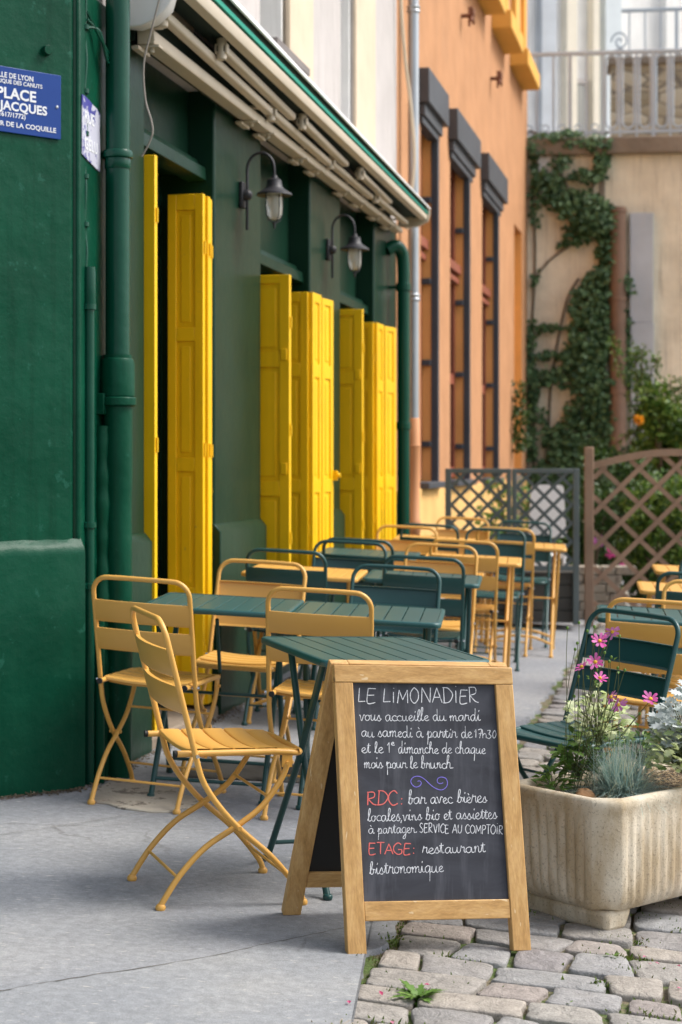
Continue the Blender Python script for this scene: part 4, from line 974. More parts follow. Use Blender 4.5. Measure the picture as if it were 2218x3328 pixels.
# ================================================================== FURNITURE
CH_H = .82
def chair(kind):
    mt = M['mustard'] if kind == 'm' else M['green_metal']
    e = empty('bistro_chair', (0,0,0))
    # side profile of the back frame (y forward, z up)
    prof = catmull([(0,.205,.012),(0,.185,.05),(0,.105,.140),(0,0,.228),(0,-.068,.300),(0,-.112,.365),(0,-.135,.43),(0,-.150,.48),(0,-.235,.76)], 5)
    X = .182; rt_ = .058; topd = Vector((0, -.085, .28)).normalized()
    left = [Vector((-X, p.y, p.z)) for p in prof]; right = [Vector((X, p.y, p.z)) for p in reversed(prof)]
    last = left[-1]; arc = []
    for i in range(1, 9):
        a_ = math.pi/2*i/8; arc.append(last+Vector((rt_*(1-math.cos(a_)), 0, 0))+topd*rt_*math.sin(a_))
    mid = [Vector((-.06, arc[-1].y-.003, arc[-1].z+.001)), Vector((.06, arc[-1].y-.003, arc[-1].z+.001))]
    arc2 = [Vector((-v.x, v.y, v.z)) for v in reversed(arc)]
    b = MB(); b.tube(left+arc+mid+arc2+right, .0088, 10); b.build('back_frame', mt, e, ang=60)
    # two flanged backrest slats
    for z0 in (.655, .552):
        s_ = MB(); n = 14; h = .078
        for i in range(n+1):
            x = -X+2*X*i/n; bow = -.020*(1-(x/X)**2)
            for (dz, dy) in ((-.0, .008), (.0, -.004), (.006, -.0075), (h/2, -.008), (h-.006, -.0075), (h, -.004), (h, .008), (h-.004,.007), (h-.007,-.0045),(h/2, -.005), (.007, -.0045), (.004,.007)):
                z = z0+dz; yl = -.150-(z-.48)*(.085/.28); s_.v.append((x, yl+bow+dy, z))
        m_ = 12
        for i in range(n):
            for j in range(m_): s_.f.append((i*m_+j, i*m_+(j+1) % m_, (i+1)*m_+(j+1) % m_, (i+1)*m_+j))
        s_.build('backrest_slat', mt, e, ang=50)
    # seat frame
    xs_ = .162; zs = .442
    pts = [(-xs_,-.185,zs-.004),(-xs_,.10,zs-.002)]
    for i in range(7):
        a_ = math.pi/2*i/6; pts.append((-xs_+.05*(1-math.cos(a_)), .145+.05*math.sin(a_), zs-.004-.006*math.sin(a_)))
    pts += [(-p[0], p[1], p[2]) for p in reversed(pts)]
    f = MB(); f.tube(pts, .0095, 10); f.build('seat_frame', mt, e, ang=60)
    for sx_ in (-1, 1):
        MB().tube([(sx_*xs_, -.187, zs-.004), (sx_*xs_, -.195, zs-.004)], .0106, 10).build('end_cap', M['black'], e)
        MB().tube([(sx_*.165, -.135, zs-.006), (sx_*.198, -.135, zs-.006)], .0055, 8).build('bolt', M['bright_steel'], e)
    for k in range(5):
        y0 = -.150+k*.067; s_ = MB(); n = 12
        for i in range(n+1):
            x = -xs_+2*xs_*i/n; sag = -.010*(1-(x/xs_)**2)+.003; 
            for yy, zz in ((y0-.001,-.008),(y0, 0),(y0+.003,.0025),(y0+.031,.003),(y0+.059,.0025),(y0+.062,0),(y0+.063,-.008),(y0+.060,-.008),(y0+.059,-.001),(y0+.004,-.001),(y0+.002,-.008)):
                s_.v.append((x, yy, zs+.004+sag+zz-(.006*max(0, (k-3)) if k > 3 else 0)))
        m_ = 11
        for i in range(n):
            for j in range(m_): s_.f.append((i*m_+j, i*m_+(j+1) % m_, (i+1)*m_+(j+1) % m_, (i+1)*m_+j))
        s_.build('seat_slat', mt, e, ang=50)
    # crossing legs hung from the seat front
    lp_ = catmull([(0,.145,.405),(0,.128,.36),(0,.075,.285),(0,0,.228),(0,-.088,.172),(0,-.16,.095),(0,-.212,.012)], 5)
    xl = .163
    for sx_ in (-1, 1):
        l_ = MB(); l_.tube([Vector((sx_*xl, p.y, p.z)) for p in lp_], .0088, 10); l_.box(sx_*xl-.004, sx_*xl+.004, .128, .158, .395, .440)
        lo = l_.build('leg', mt, e, ang=60)
        ft = MB(); ft.lathe([(.013,0),(.0145,.003),(.0145,.010),(.010,.016)], (sx_*xl, -.212, 0), 14); ft.build('foot', mt, lo)
        ft = MB(); ft.lathe([(.013,0),(.0145,.003),(.0145,.010),(.010,.016)], (sx_*X, .205, 0), 14); ft.build('foot', mt, e)
        rv = MB(); rv.tube([(sx_*.15, 0, .228), (sx_*.195, 0, .228)], .0065, 10); rv.tube([(sx_*.155, .143, .407), (sx_*.176, .143, .407)], .006, 8); rv.build('rivet', mt, e)
    rd = MB(); rd.tube([(-xl,-.165,.087),(xl,-.165,.087)], .0045, 8); rd.build('rear_crossbar', mt, e)
    rd = MB(); rd.tube([(-X,.152,.088),(X,.152,.088)], .0045, 8); rd.build('front_crossbar', mt, e)
    rd = MB(); rd.tube([(-xl,.092,.31),(xl,.092,.31)], .0045, 8); rd.build('upper_crossbar', mt, e)
    rd = MB(); rd.tube([(-xl,-.10,.428),(-.08,-.12,.424),(.08,-.12,.424),(xl,-.10,.428)], .0045, 8); rd.build('seat_rod', mt, e)
    return e
def table(kind, curved):
    mt = M['mustard'] if kind == 'm' else M['table_green']; ml = M['mustard'] if kind == 'm' else M['green_metal']
    e = empty('bistro_table', (0,0,0)); hx, hy, zt = .268, .285, .705
    # rounded rim
    out = []
    for cx, cy, a0 in ((hx-.035,hy-.035,0),(-hx+.035,hy-.035,90),(-hx+.035,-hy+.035,180),(hx-.035,-hy+.035,270)):
        for i in range(7): an = R(a0+i*15); out.append((cx+.035*math.cos(an), cy+.035*math.sin(an)))
    rim = MB(); m_ = len(out); sec = [(0,-.020),(.0035,-.018),(.0042,-.010),(.0035,-.003),(0,0),(-.010,.0005),(-.010,-.018)]
    for (x, y) in out:
        l_ = math.hypot(x, y); 
        for d, z in sec: rim.v.append((x*(1+d/hx), y*(1+d/hy), zt+z))
    k = len(sec)
    for i in range(m_):
        for j in range(k): rim.f.append((i*k+j, i*k+(j+1) % k, ((i+1) % m_)*k+(j+1) % k, ((i+1) % m_)*k+j))
    rim.build('rim', mt, e, ang=60)
    ns = 8; wd = (2*hx-.02)/ns
    for i in range(ns):
        x0 = -hx+.01+i*wd; yy = hy-.008; 
        if i in (0, ns-1): yy = hy-.014
        MB().box(x0+.002, x0+wd-.002, -yy, yy, zt-.006, zt-.001).build('slat', mt, e, bevel=.0015)
    MB().box(-hx+.01, hx-.01, -.19, -.15, zt-.022, zt-.007).build('batten', ml, e); MB().box(-hx+.01, hx-.01, .15, .19, zt-.022, zt-.007).build('batten', ml, e)
    for sgn, xl in ((1, .205), (-1, .225)):
        for sx_ in (-1, 1):
            if curved: P_ = catmull([(sx_*xl, sgn*.19, zt-.02), (sx_*xl, sgn*.12, .5), (sx_*xl, 0, .34), (sx_*xl, -sgn*.13, .17), (sx_*xl, -sgn*.25, .0)], 5)
            else: P_ = [(sx_*xl, sgn*.17, zt-.02), (sx_*xl, 0, .36), (sx_*xl, -sgn*.24, .0)]
            l_ = MB(); l_.tube(P_, .0105, 10); l_.lathe([(.012,0),(.0145,.003),(.0145,.012),(.011,.016)], (sx_*xl, -sgn*(.25 if curved else .24), 0), 12); l_.build('leg', ml, e, ang=60)
        if curved: MB().tube(catmull([(-xl,-sgn*.20,.08),(-.08,-sgn*.20,.12),(.08,-sgn*.20,.12),(xl,-sgn*.20,.08)], 5), .008, 8).build('stretcher', ml, e)
        else: MB().tube([(-xl,-sgn*.20,.065),(xl,-sgn*.20,.065)], .007, 8).build('stretcher', ml, e)
    MB().tube([(-.225,0,.36),(.225,0,.36)], .006, 8).build('pivot_rod', ml, e)
    MB().tube([(.0,-.19,.66),(.0,-.06,.45)], .007, 8).build('brace', ml, e)
    return e
protos = {}
def place(kind, what, x, y, deg, label, group):
    """deg: heading of the chair's front, clockwise from straight away from the camera"""
    key = (kind, what)
    if key not in protos:
        protos[key] = chair(kind) if what == 'chair' else table(kind, what == 'curved'); o = protos[key]
    else: o = copy_tree(protos[key])
    o.location = (x, y, gz(x, y)); o.rotation_euler = tilt(-R(deg)); tag(o, label, 'chair' if what == 'chair' else 'table', group); return o
GC, GT = 'folding bistro chairs on the terrace', 'bistro tables on the terrace'
CH = [
 ('m', -.367, 5.11, 69, 'nearest mustard folding chair, side-on beside the chalkboard, its seat facing right'),
 ('m', -.675, 6.36, 16, 'mustard folding chair nearest the green corner wall, its back to the camera'),
 ('m', -.075, 6.27, 9, 'mustard chair with its back to the camera directly behind the front green table'),
 ('m', -.405, 6.97, 190, 'mustard chair facing the camera across the green tables, before the first tall yellow shutter'),
 ('g', .16, 7.05, 188, 'pale-lit green chair facing the camera at the right of the joined green tables'),
 ('g', -.255, 8.22, 8, 'dark green chair seen from behind, just behind the camera-facing mustard chair'),
 ('g', .375, 8.22, 8, 'dark green chair seen from behind, just behind the camera-facing green chair'),
 ('g', -.02, 8.62, 187, 'green chair facing the camera behind the small mustard table in the left row'),
 ('g', .085, 9.36, 8, 'green chair seen from behind, back to back with the one behind the small mustard table'),
 ('m', .45, 8.74, 187, 'mustard chair facing the camera behind the far green table top'),
 ('m', .665, 9.72, 8, 'mustard chair seen from behind at the mustard table of the third row'),
 ('m', .34, 10.48, 187, 'mustard chair facing the camera in front of the farthest yellow shutters'),
 ('g', .56, 11.35, 8, 'half hidden green chair seen from behind beside the farthest yellow shutters'),
 ('g', .90, 10.66, 187, 'green chair facing the camera behind the mustard table of the third row'),
 ('m', 1.05, 11.4, 8, 'mustard chair with its back to the camera at the farthest mustard table'),
 ('m', .80, 12.1, 186, 'farthest mustard chair, facing the camera against the lattice screen'),
 ('g', 1.22, 11.95, 186, 'farthest green chair, facing the camera against the right half of the lattice screen'),
 ('g', .745, 5.56, 227, 'large green chair turned left behind the concrete flower planter'),
 ('m', 1.16, 6.48, 14, 'mustard chair seen from behind just beyond the large green chair by the planter'),
 ('m', 1.45, 7.02, 190, 'mustard chair facing the camera at the right edge, above the planter chair'),
 ('g', 1.60, 8.0, 10, 'green chair seen from behind at the right edge, next to the pale mustard table corner'),
 ('g', 1.83, 8.62, 190, 'green chair facing the camera at the right edge, in front of the trellis'),
 ('g', 1.98, 9.4, 10, 'farther green chair at the right edge seen from behind in front of the trellis'),
 ('m', 2.16, 9.9, 190, 'farthest mustard chair at the right edge, only its top bar in view'),
]
for k, x, y, d, lab in CH: place(k, 'chair', x, y, d, lab, GC)
TB = [
 ('g', 'straight', .062, 5.375, -21.8, 'green slatted table directly behind the chalkboard'),
 ('g', 'straight', -.47, 6.58, 5, 'left one of the two joined green tables beside the first tall yellow shutter'),
 ('g', 'straight', .075, 6.50, 5, 'right one of the two joined green tables'),
 ('m', 'curved', -.20, 8.30, 6, 'small mustard table between green chairs in the left row'),
 ('g', 'straight', .36, 8.30, 6, 'green table seen edge-on between the dark green chair and the mustard chairs'),
 ('g', 'straight', .13, 9.85, 6, 'grey-green table in front of the farthest yellow shutters'),
 ('m', 'curved', .71, 9.82, 6, 'mustard table with bowed legs in the third row'),
 ('m', 'curved', .60, 11.6, 6, 'mustard table behind the farthest mustard chair by the shutters'),
 ('m', 'curved', 1.17, 11.45, 6, 'farthest mustard table with bowed legs, beside the lattice screen'),
 ('g', 'straight', 1.26, 6.95, 8, 'pale-lit green table behind the planter at the right edge'),
 ('m', 'curved', 1.67, 8.38, 8, 'mustard table whose corner shows at the right edge'),
 ('m', 'curved', 1.99, 9.75, 8, 'distant mustard table in front of the trellis at the right edge'),
]
for k, what, x, y, d, lab in TB: place(k, what, x, y, d, lab, GT)

# ================================================================== CHALKBOARD
ab = empty('chalkboard_sign', (.0, 0, 0), 0, 'wooden A-frame chalkboard menu standing on the edge of the cobbles', 'chalkboard')
bd = Vector((.97, .243, 0)).normalized(); bb = Vector((-.243, .97, 0)).normalized()
BW = .508; FL = Vector((.018, 4.54, 0)); FL.z = gz(FL.x, FL.y); FR = FL+bd*BW; FR.z = gz(FR.x, FR.y)
ab.location = FL
ax = (FR-FL).normalized(); TL = FL+bb*.155+Vector((0,0,.752)); TL.z = FL.z+.741
up_ = (TL-FL); SL = up_.length; up_.normalize(); nb = ax.cross(up_).normalized()
if nb.y > 0: nb = -nb
RB = Matrix(((ax.x, -nb.x, up_.x), (ax.y, -nb.y, up_.y), (ax.z, -nb.z, up_.z)))   # local x across, y backwards, z up the slope
def bpart(name, mb, mat, **k):
    mb.v = [tuple(RB @ Vector(v)) for v in mb.v]; return mb.build(name, mat, ab, **k)
LW, TH = .0515, .030
bpart('upright', MB().box(0, LW, 0, TH, 0, SL-.047), M['wood_v'], bevel=.0025); bpart('upright', MB().box(BW-LW, BW, 0, TH, 0, SL-.047), M['wood_v'], bevel=.0025)
bpart('top_rail', MB().box(0, BW, -.001, TH, SL-.047, SL), M['wood_h'], bevel=.0025)
ZB = .135
bpart('bottom_rail', MB().box(LW, BW-LW, .002, TH-.002, ZB-.05, ZB), M['wood_h'], bevel=.0025)
YP = .010
bpart('chalk_panel', MB().box(LW, BW-LW, YP, YP+.008, ZB, SL-.047), M['board'])
# rear frame
RT = TL+bb*.034; RT0 = RT-Vector((0,0,0)); RFt = Vector((-.163, 4.885, 0)); RFt.z = gz(RFt.x, RFt.y)
def rear(name, u0, u1, w0, w1, d0, d1, mat, bev=.0025):
    dn = (RFt-RT); L = dn.length; dn.normalize(); a_ = ax; nn2 = dn.cross(a_).normalized()
    if nn2.y < 0: nn2 = -nn2
    q = lambda u, w_, d: RT+a_*(u*BW)+dn*(w_*L)+nn2*d-FL
    mb = MB(); mb.hexa([q(u0,w1,d0), q(u1,w1,d0), q(u1,w1,d1), q(u0,w1,d1)], [q(u0,w0,d0), q(u1,w0,d0), q(u1,w0,d1), q(u0,w0,d1)]); return mb.build(name, mat, ab, bevel=bev)
k_ = LW/BW
rear('rear_upright', 0, k_, 0.0, 1, 0, .03, M['wood_v']); rear('rear_upright', 1-k_, 1, 0.0, 1, 0, .03, M['wood_v'])
rear('rear_top_rail', k_, 1-k_, 0.0, .07, 0, .03, M['wood_h']); rear('rear_bottom_rail', k_, 1-k_, .83, .89, .002, .028, M['wood_h'])
rear('rear_panel', k_, 1-k_, .07, .83, .012, .02, M['black'], 0)
for x0 in (.10, BW-.16): bpart('hinge', MB().box(x0, x0+.06, -.002+TH, TH+.02, SL-.006, SL+.002), M['steel'])
# ---- handwriting
def board_xy(px, py):   # photo pixel -> board surface coordinates
    r = Vector(((px-784)/4000, 1, (1066-py)/4000)); o = Vector((0,0,EYE)); p0 = FL-nb*YP
    t = (p0-o).dot(nb)/r.dot(nb); q_ = RB.inverted() @ (o+r*t-FL); return q_.x, q_.z
LOW = {
 'a': (1.08, [[(.78,.82),(.5,1),(.12,.78),(.05,.35),(.3,0),(.62,.22),(.78,.92),(.78,.3),(.92,.02),(1.12,.15)]]),
 'b': (.92, [[(0,.1),(.35,1.2),(.47,1.9),(.33,2.12),(.17,1.7),(.15,.25),(.4,0),(.65,.3),(.6,.8),(.38,.9),(.95,.72)]]),
 'c': (.82, [[(.72,.78),(.45,1),(.1,.7),(.1,.3),(.4,0),(.85,.15)]]),
 'd': (1.12, [[(.76,.82),(.48,1),(.08,.6),(.28,0),(.62,.2),(.8,1.2),(.82,2.05)],[(.82,2.05),(.8,.3),(.95,.0),(1.15,.15)]]),
 'e': (.8, [[(0,.28),(.32,.45),(.6,.75),(.4,1),(.1,.68),(.15,.2),(.45,0),(.82,.2)]]),
 'g': (1.0, [[(.75,.85),(.45,1),(.08,.6),(.3,.05),(.65,.25),(.78,.95)],[(.78,.95),(.76,-.5),(.52,-1),(.28,-.75),(.95,.1)]]),
 'h': (1.05, [[(0,.1),(.35,1.4),(.42,2),(.27,2.1),(.16,1.6),(.13,0)],[(.13,.5),(.42,.97),(.66,.8),(.68,.2),(.85,0),(1.05,.15)]]),
 'i': (.58, [[(0,.1),(.2,.97)],[(.2,.97),(.22,.3),(.38,0),(.6,.15)],[(.24,1.45),(.30,1.72)]]),
 'l': (.58, [[(0,.1),(.35,1.3),(.42,2),(.25,2.12),(.13,1.5),(.15,.3),(.35,0),(.6,.15)]]),
 'm': (1.38, [[(0,.6),(.14,.95),(.15,0)],[(.15,.5),(.42,.97),(.57,.8),(.57,0)],[(.57,.5),(.84,.97),(1.0,.8),(1.02,.2),(1.2,0),(1.4,.15)]]),
 'n': (.98, [[(0,.6),(.14,.95),(.15,0)],[(.15,.5),(.44,.97),(.62,.8),(.64,.2),(.8,0),(1.0,.15)]]),
 'o': (.88, [[(.42,1),(.08,.65),(.18,.08),(.55,.04),(.74,.55),(.48,1),(.62,.85),(.92,.85)]]),
 'p': (1.0, [[(0,.4),(.2,1.05),(.2,-1.2)],[(.2,.6),(.5,1),(.78,.6),(.58,.05),(.22,.08)],[(.6,.05),(1.0,.12)]]),
 'q': (1.05, [[(.76,.82),(.48,1),(.08,.6),(.28,0),(.62,.2),(.78,.95)],[(.78,.95),(.78,-1.3)],[(.78,.0),(1.05,.15)]]),
 'r': (.86, [[(0,.1),(.18,1.12),(.26,.85),(.6,.92),(.6,.3),(.72,.02),(.9,.15)]]),
 's': (.78, [[(0,.1),(.36,1.02),(.5,.55),(.62,.25),(.45,0),(.15,.08)],[(.55,.4),(.8,.3)]]),
 't': (.64, [[(0,.1),(.26,1.6)],[(.26,1.6),(.27,.3),(.42,0),(.66,.15)],[(-.05,1.15),(.58,1.22)]]),
 'u': (1.05, [[(.05,.98),(.05,.3),(.28,0),(.58,.25),(.7,.98)],[(.7,.98),(.7,.3),(.85,0),(1.07,.15)]]),
 'v': (.88, [[(0,.9),(.12,.95),(.36,0),(.66,1),(.9,.88)]]),
 '.': (.45, [[(.1,.0),(.28,.12)]]), ',': (.35, [[(.15,.05),(.02,-.45)]]), ':': (.5, [[(.1,.1),(.14,.14)],[(.1,.75),(.14,.79)]]), ' ': (.62, []),
}
LOW['à'] = (1.08, LOW['a'][1]+[[(.3,1.65),(.5,1.35)]]); LOW['è'] = (.8, LOW['e'][1]+[[(.25,1.6),(.42,1.3)]])
UP = {  # polylines, cap height 1
 'A': (.78, [[(0,0),(.36,1)],[(.36,1),(.7,0)],[(.12,.36),(.6,.36)]]), 'C': (.74, [[(.66,.8),(.42,1),(.1,.75),(.04,.35),(.3,0),(.66,.12)]]),
 'D': (.80, [[(.08,1),(.08,0)],[(.0,1),(.4,.95),(.7,.55),(.45,.08),(.0,0)]]), 'E': (.70, [[(.6,.98),(.08,1)],[(.08,1),(.06,0),(.6,.02)],[(.08,.52),(.5,.54)]]),
 'G': (.82, [[(.66,.85),(.4,1),(.08,.7),(.06,.3),(.36,0),(.66,.12),(.68,.42)],[(.68,.42),(.4,.42)]]),
 'I': (.30, [[(.1,1),(.1,0)]]), 'i': (.34, [[(.12,.82),(.12,0)],[(.13,1.08),(.14,1.12)]]), 'L': (.66, [[(.08,1),(.06,0)],[(.06,0),(.56,.03)]]),
 'M': (.92, [[(.04,0),(.12,1)],[(.12,1),(.42,.25)],[(.42,.25),(.74,1)],[(.74,1),(.82,0)]]), 'N': (.82, [[(.06,0),(.08,1)],[(.08,1),(.64,0)],[(.64,0),(.66,1)]]),
 'O': (.84, [[(.36,1),(.06,.65),(.1,.2),(.38,0),(.68,.3),(.66,.75),(.36,1)]]), 'P': (.70, [[(.08,0),(.08,1)],[(.08,1),(.5,.95),(.55,.62),(.1,.45)]]),
 'R': (.78, [[(.08,0),(.08,1)],[(.02,1),(.5,.98),(.52,.62),(.1,.48)],[(.1,.48),(.45,.1),(.72,.0)]]), 'S': (.66, [[(.54,.88),(.28,1),(.08,.75),(.3,.5),(.54,.25),(.3,0),(.04,.1)]]),
 'T': (.70, [[(.0,1),(.64,1)],[(.32,1),(.32,0)]]), 'U': (.78, [[(.06,1),(.08,.25),(.34,0),(.6,.25),(.64,1)]]), 'V': (.74, [[(.02,1),(.32,0)],[(.32,0),(.64,1)]]),
 '1': (.40, [[(.0,.7),(.22,1)],[(.22,1),(.22,0)]]), '7': (.66, [[(.02,.95),(.52,1),(.3,0)],[(.16,.5),(.55,.55)]]), '3': (.62, [[(.06,.95),(.4,.95),(.25,.55),(.5,.3),(.25,0),(.02,.1)]]),
 '0': (.66, [[(.3,1),(.06,.6),(.12,.1),(.36,.05),(.52,.5),(.3,1)]]), 'h': (.64, [[(.08,1.05),(.08,0)],[(.08,.35),(.34,.58),(.5,.4),(.5,0)]]), ' ': (.45, []), ':': (.5, [[(.16,.08),(.22,.14)],[(.16,.48),(.22,.54)]]), '.': (.4, [[(.1,0),(.14,.04)]]),
}
hw = random.Random(77)
def stroke(mb, pts, wd):
    P_ = catmull([(p[0], p[1], 0) for p in pts], 7) if len(pts) > 2 else [Vector((pts[0][0], pts[0][1], 0)).lerp(Vector((pts[1][0], pts[1][1], 0)), i/4) for i in range(5)]
    vs = []
    for i, p in enumerate(P_):
        d = P_[min(i+1, len(P_)-1)]-P_[max(i-1, 0)]; d = d.normalized() if d.length > 1e-7 else Vector((1,0,0)); n_ = Vector((-d.y, d.x, 0))*wd*hw.uniform(.40, .60)
        vs += [(p.x+n_.x, p.y+n_.y), (p.x-n_.x, p.y-n_.y)]
    mb.add([(x, YP-.0008, z) for x, z in vs], [(2*i, 2*i+1, 2*i+3, 2*i+2) for i in range(len(P_)-1)])
def write(mb, text, table_, x0, y0, x1, y1, hpx, wd=.0022):
    """fit text between two photographed baseline ends; hpx = letter height in photo pixels"""
    tot = sum(table_[c][0] for c in text); a = 0.0
    for c in text:
        adv, ss = table_[c]
        jy = hw.uniform(-.06, .06); sx_j = hw.uniform(.88, 1.1); sy_j = hw.uniform(.9, 1.1); sl_j = hw.uniform(-.06, .07)
        for s_ in ss:
            q = []
            for (u, v) in s_:
                u = adv*.5+(u-adv*.5)*sx_j+v*sl_j; v *= sy_j
                f_ = (a+u)/tot; q.append(board_xy(x0+(x1-x0)*f_, y0+(y1-y0)*f_-hpx*(v+jy)))
            stroke(mb, q, wd)
        a += adv
def z6(x, y): return 763.5+.3066*x, 1498.8+.3066*y
def z7(x, y): return 622.1+.3968*x, 1838.1+.3968*y
def line(name, mat, items):
    for (text, tb, f, a, b, h, wd) in items:
        (x0, y0), (x1, y1) = f(*a), f(*b); tot = sum(tb[c][0] for c in text); a_ = 0
        for wd_ in text.split(' '):
            L_ = sum(tb[c][0] for c in wd_); u0, u1 = a_/tot, (a_+L_)/tot; mb = MB()
            write(mb, wd_, tb, x0+(x1-x0)*u0, y0+(y1-y0)*u0, x0+(x1-x0)*u1, y0+(y1-y0)*u1, h, wd); bpart(name, mb, mat, smooth=False); a_ += L_+tb[' '][0]
line('chalk_title', M['chalk'], [("LE LiMONADiER", UP, z6, (190,374), (1105,382), 33, .0022)])
line('chalk_writing', M['chalk'], [("vous accueille du mardi", LOW, z6, (205,514), (1112,513), 13.2, .0018)])
line('chalk_writing', M['chalk'], [("au samedi à partir de", LOW, z6, (218,634), (1052,641), 13, .0018), ("17h30", UP, z6, (1064,643), (1236,646), 19, .0018)])
line('chalk_writing', M['chalk'], [("et le", LOW, z6, (222,755), (384,755), 12.8, .0018), ("1", UP, z6, (412,755), (440,755), 22, .0018), ("e", LOW, z6, (442,700), (468,700), 7, .0018), ("dimanche de chaque", LOW, z6, (492,757), (1150,760), 13, .0018)])
line('chalk_writing', M['chalk'], [("mois pour le brunch.", LOW, z6, (235,868), (915,870), 13, .0018)])
line('chalk_writing', M['chalk'], [("bar avec bières", LOW, z6, (568,1137), (1162,1125), 14.5, .0019)])
line('chalk_writing', M['chalk'], [("locales,vins bio et assiettes", LOW, z6, (265,1268), (1238,1246), 14, .0018)])
line('chalk_writing', M['chalk'], [("à partager.", LOW, z7, (568,196), (852,190), 12.5, .0016), ("SERVICE AU COMPTOiR", UP, z7, (862,188), (1348,198), 20, .0018)])
line('chalk_writing', M['chalk'], [("restaurant", LOW, z7, (878,311), (1245,302), 14.5, .0019)])
line('chalk_writing', M['chalk'], [("bistronomique", LOW, z7, (572,431), (1002,416), 14.5, .0018)])
line('red_heading', M['red_chalk'], [("RDC:", UP, z6, (258,1148), (552,1142), 31, .0028)])
line('red_heading', M['red_chalk'], [("ETAGE:", UP, z7, (568,318), (848,314), 26, .0026)])
sw = MB(); pts = [(640,968),(655,964),(668,980),(655,1002),(625,1010),(598,990),(590,962),(610,936),(650,930),(690,950),(735,992),(775,1020),(820,1032),(855,1010),(864,975),(850,945),(815,936),(790,950),(790,975),(810,985),(832,978)]
stroke(sw, [board_xy(*z6(*p)) for p in pts], .0019); bpart('violet_swirl', sw, M['violet_chalk'], smooth=False)

# ================================================================== PLANTER
pr_ = R(40); pe_ = empty('concrete_planter', (.738, 4.815, gz(.738, 4.815)), pr_, 'ribbed cream concrete planter with chamfered corners, full of flowers', 'planter')
# local: x along the long side (away to the right), y along the short side (away to the left); nearest corner at origin
PL, PWd, PH = .95, .40, .375
def outline(ins, cham, ribs=0.0, n=0):
    """closed outline with chamfered corners and ribbed sides, inset by ins"""
    c = cham; x0, y0, x1, y1 = ins, ins, PL-ins, PWd-ins
    cs = [((x0+c, y0), (x1-c, y0)), ((x1, y0+c), (x1, y1-c)), ((x1-c, y1), (x0+c, y1)), ((x0, y1-c), (x0, y0+c))]
    out = []
    for (a_, b_) in cs:
        a_, b_ = Vector((a_[0], a_[1], 0)), Vector((b_[0], b_[1], 0)); L = (b_-a_).length; d = (b_-a_)/L; nrm = Vector((d.y, -d.x, 0))
        steps = 96 if L > .6 else 48
        nr = round(L/.034)
        for i in range(steps+1):
            f_ = i/steps; o_ = ribs*(abs(math.sin(math.pi*nr*f_))**.7-.5) if ribs else 0
            if i in (0, steps): o_ = 0
            p = a_+d*L*f_+nrm*o_; out.append((p.x, p.y))
    return out
def loft(layers, mat, name, close_top=False, bevel=0):
    mb = MB(); m_ = len(layers[0][0])
    for ol, z in layers:
        for x, y in ol: mb.v.append((x, y, z))
    for i in range(len(layers)-1):
        for j in range(m_):
            k = (j+1) % m_; mb.f.append((i*m_+j, i*m_+k, (i+1)*m_+k, (i+1)*m_+j))
    return mb
C_ = .055
Ls = [(outline(.060, C_, 0), .045), (outline(.044, C_, .0), .050), (outline(.026, C_, .0), .062), (outline(.014, C_, .0045), .088), (outline(.008, C_, .007), .13), (outline(.004, C_, .007), .24), (outline(.001, C_, .006), .315), (outline(.0, C_, .0), .332),
      (outline(-.006, C_, 0), .350), (outline(-.007, C_, 0), .366), (outline(.0, C_, 0), .376), (outline(.016, C_, 0), .377), (outline(.026, C_, 0), .368), (outline(.030, C_, 0), .30)]
lb = loft(Ls, None, ''); lb.f.append(tuple(range(len(Ls[0][0])))[::-1]); lb.build('body', M['concrete'], pe_, ang=60)
for (fx0, fx1, fy0, fy1) in ((.035, .15, .035, PWd-.035), (PL-.15, PL-.035, .035, PWd-.035)):
    q = MB(); q.hexa([(fx0+.01,fy0+.01,-.005),(fx1-.02,fy0+.01,-.005),(fx1-.02,fy1-.01,-.005),(fx0+.01,fy1-.01,-.005)], [(fx0,fy0,.056),(fx1,fy0,.056),(fx1,fy1,.056),(fx0,fy1,.056)]); q.build('foot', M['concrete'], pe_, bevel=.015, seg=3)
so = loft([(outline(.028, C_, 0), .335), (outline(.10, C_*.6, 0), .345)], None, ''); so.f.append(tuple(range(len(Ls[0][0]), 2*len(Ls[0][0])))); so.build('soil', M['soil'], pe_)
stw = MB(); r_ = random.Random(14)
for _ in range(4800):
    p = Vector((r_.uniform(.03, PL-.03), r_.uniform(.03, PWd-.03), .342+r_.uniform(0, .012))); leafquad(stw, p, (r_.uniform(-1,1), r_.uniform(-1,1), r_.uniform(-.1,.25)), (0,0,1), r_.uniform(.008,.035), .0034, .02)
ob = stw.build('straw_mulch', M['straw'], pe_, smooth=False)
RP = Matrix.Rotation(pr_, 3, 'Z')
def pworld(x, y, z=.345): 
    v = RP @ Vector((x, y, 0)); X, Y = .745+v.x, 4.84+v.y; return Vector((X, Y, gz(.745,4.84)+z))
rk = MB()
def rockmesh(mb, s, seed):
    r_ = random.Random(seed); seg = 16; rg = 10; base = []
    for j in range(rg+1):
        th = math.pi*j/rg
        for k in range(seg):
            a_ = 2*math.pi*k/seg; f_ = 1+.12*math.sin(3*a_+seed)*math.sin(th)+.08*math.cos(2*a_+th*3)+r_.uniform(-.03,.03)
            base.append((s[0]*math.sin(th)*math.cos(a_)*f_, s[1]*math.sin(th)*math.sin(a_)*f_, s[2]*math.cos(th)*f_))
    fs = [(j*seg+k, j*seg+(k+1) % seg, (j+1)*seg+(k+1) % seg, (j+1)*seg+k) for j in range(rg) for k in range(seg)]; mb.add(base, fs)
rockmesh(rk, (.032, .028, .026), 2); tag(rk.build('rock', M['rock'], loc=pworld(.075, .16, .352)), 'smooth ochre stone lying on the straw just inside the planter rim', 'stone')
